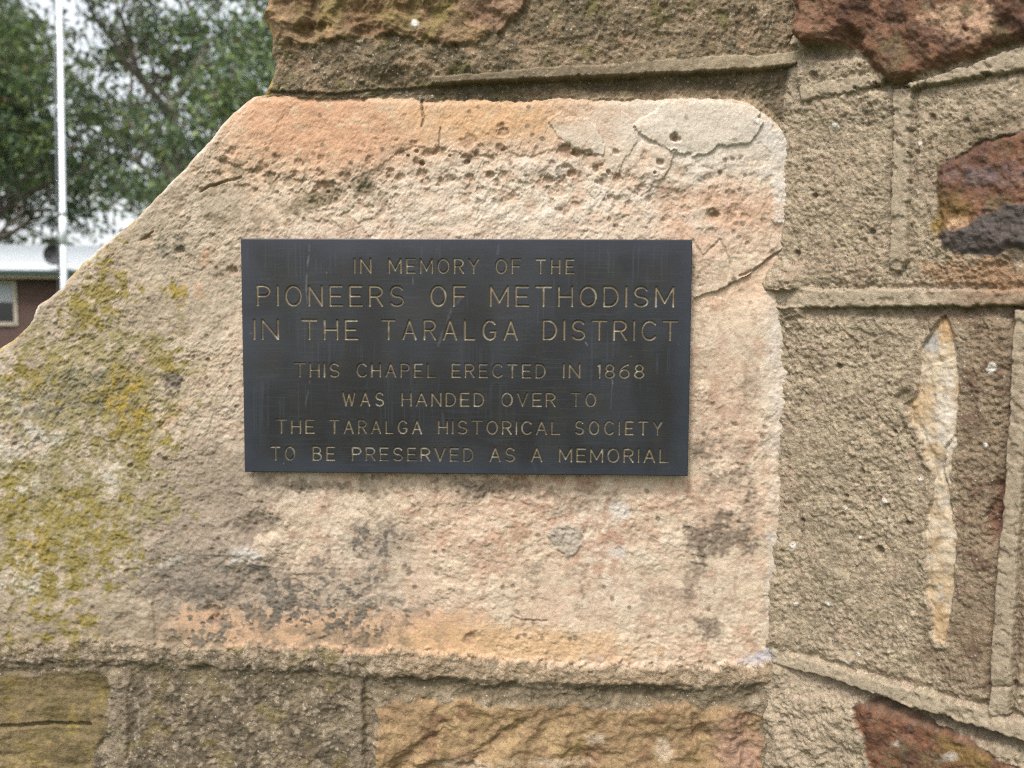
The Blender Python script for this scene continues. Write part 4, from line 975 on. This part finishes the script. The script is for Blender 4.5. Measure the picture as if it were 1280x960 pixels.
mb = MB(); mb.tube([pz(9), pz(9.03), pz(9.09), pz(9.14)], [.03, .06, .06, .015], 16); mb.build('finial', m_white, pole, True)

# ================================================================== TREES
def leaf_mat(name, c0, c1, c2):
    m, nt, b = new_mat(name); N, L = nt.nodes, nt.links
    a = N.new('ShaderNodeAttribute'); a.attribute_name = 'albedo'
    L.new(a.outputs['Color'], b.inputs['Base Color']); b.inputs['Roughness'].default_value = .55; b.inputs['Specular IOR Level'].default_value = .3
    tr = N.new('ShaderNodeBsdfTranslucent'); L.new(a.outputs['Color'], tr.inputs['Color'])
    mx = N.new('ShaderNodeMixShader'); mx.inputs[0].default_value = .3
    L.new(b.outputs[0], mx.inputs[1]); L.new(tr.outputs[0], mx.inputs[2]); L.new(mx.outputs[0], nt.nodes['Material Output'].inputs['Surface'])
    return m
m_leaf = leaf_mat('gum_leaves', 0, 0, 0)
m_bark = plain('grey_bark', (.13, .11, .09), .9, 0, .2, .4, 9)
def tree(x, y, height, spread, crown_lo, nleaf, seed, label, tint=1.0, leaf_len=.13):
    rng = np.random.RandomState(seed); rnd = random.Random(seed)
    z0 = float(ground_z(x, y))
    root = tag(empty('gum_tree', (x, y, z0)), label, 'tree', 'gum trees behind the house and pole')
    tb = MB(); lean = Vector((rnd.uniform(-.08, .08), rnd.uniform(-.05, .05), 1))
    top = height * .55
    trunk = [Vector((0, 0, -.3)) + Vector((lean.x * h_, lean.y * h_, h_)) for h_ in np.linspace(0, top, 6)]
    r0 = height * .022
    tb.tube(trunk, [r0 * (1 - .5 * k / 5) for k in range(6)], 10); tb.build('trunk', m_bark, root, True)
    tips = []; lb = MB()
    def grow(p, d, L, r, lvl):
        pts = [p]; q = p.copy(); dd = d.copy()
        for k in range(4):
            dd = (dd + Vector((rnd.gauss(0, .16), rnd.gauss(0, .16), rnd.gauss(.05, .12)))).normalized(); q = q + dd * L / 4; pts.append(q.copy())
        if max(q_.z for q_ in pts) < crown_lo + .2: return
        lb.tube(pts, [r * (1 - .5 * k / 4) for k in range(5)], 6 if lvl else 8, False)
        if lvl >= 3: tips.append(q); tips.append(pts[2]); return
        for k in range(3 if lvl else 4):
            a = Vector((rnd.gauss(0, .75), rnd.gauss(0, .75), rnd.gauss(.12, .5)))
            grow(pts[2 + k % 3], (dd + a).normalized(), L * rnd.uniform(.55, .8), r * .5, lvl + 1)
        if lvl == 2: tips.append(q)
    for k in range(9):
        f = k / 8; i = min(int(1 + f * 4), 5); az = k * 2.4 + rnd.uniform(-.4, .4)
        d = Vector((math.cos(az) * spread / height * 2, math.sin(az) * spread / height * 2, .35 + .5 * f)).normalized()
        grow(trunk[i].lerp(trunk[min(i + 1, 5)], rnd.random()), d, spread * rnd.uniform(.4, .62), r0 * .45, 0)
    lb.build('limbs', m_bark, root, True)
    tips = np.array([t[:] for t in tips])
    # drooping lanceolate leaves in clumps about the twig ends
    tid = rng.randint(0, len(tips), nleaf)
    cs = rng.uniform(.25, .62, len(tips))
    cpos = tips[tid] + rng.normal(0, 1, (nleaf, 3)) * cs[tid][:, None] * np.array([1, 1, .62]) - np.array([0, 0, .12])
    cpos[:, 2] = np.maximum(cpos[:, 2], crown_lo + rng.rand(nleaf) * .6)
    d = rng.normal(0, 1, (nleaf, 3)); d[:, 2] = -np.abs(d[:, 2]) * .9 - .2; d /= np.linalg.norm(d, axis=1)[:, None]
    s = np.cross(d, rng.normal(0, 1, (nleaf, 3))); s /= np.linalg.norm(s, axis=1)[:, None]
    L = leaf_len * rng.uniform(.7, 1.5, nleaf)[:, None]; w = L * rng.uniform(.14, .24, nleaf)[:, None]
    v = np.stack([cpos, cpos + d * L * .45 + s * w, cpos + d * L, cpos + d * L * .45 - s * w], 1).reshape(-1, 3)
    q = np.arange(nleaf * 4).reshape(-1, 4)
    base = np.array([[.045, .066, .026], [.03, .048, .026], [.075, .10, .03], [.05, .06, .035]])
    ck = rng.choice(4, len(tips), p=[.4, .3, .15, .15])
    c = base[ck][tid] * rng.uniform(.75, 1.35, (nleaf, 1)) * tint
    br = rng.rand(nleaf) < .015; c[br] = (.16, .08, .04)
    link('crown', np_mesh('crown', v, q, np.repeat(c, 4, 0), False), m_leaf, root)
    return root
tree(-13.4, 17.5, 11.5, 5.2, 3.3, 28000, 14, 'dense dark gum tree behind the white pole, growing from the left', 1.6, .17)
tree(-4.6, 18.5, 12.0, 5.4, 2.7, 25000, 29, 'lighter gum tree with open branches beside the stone edge', 1.75, .16)
tree(-29.5, 38.0, 21.0, 9.5, 3.4, 26000, 37, 'distant gum tree rising behind the left end of the house roof', 1.6, .32)
tree(-16.0, 36.0, 21.0, 7.5, 3.4, 14000, 41, 'tall pale distant gum tree above the middle of the house roof', 1.65, .30)
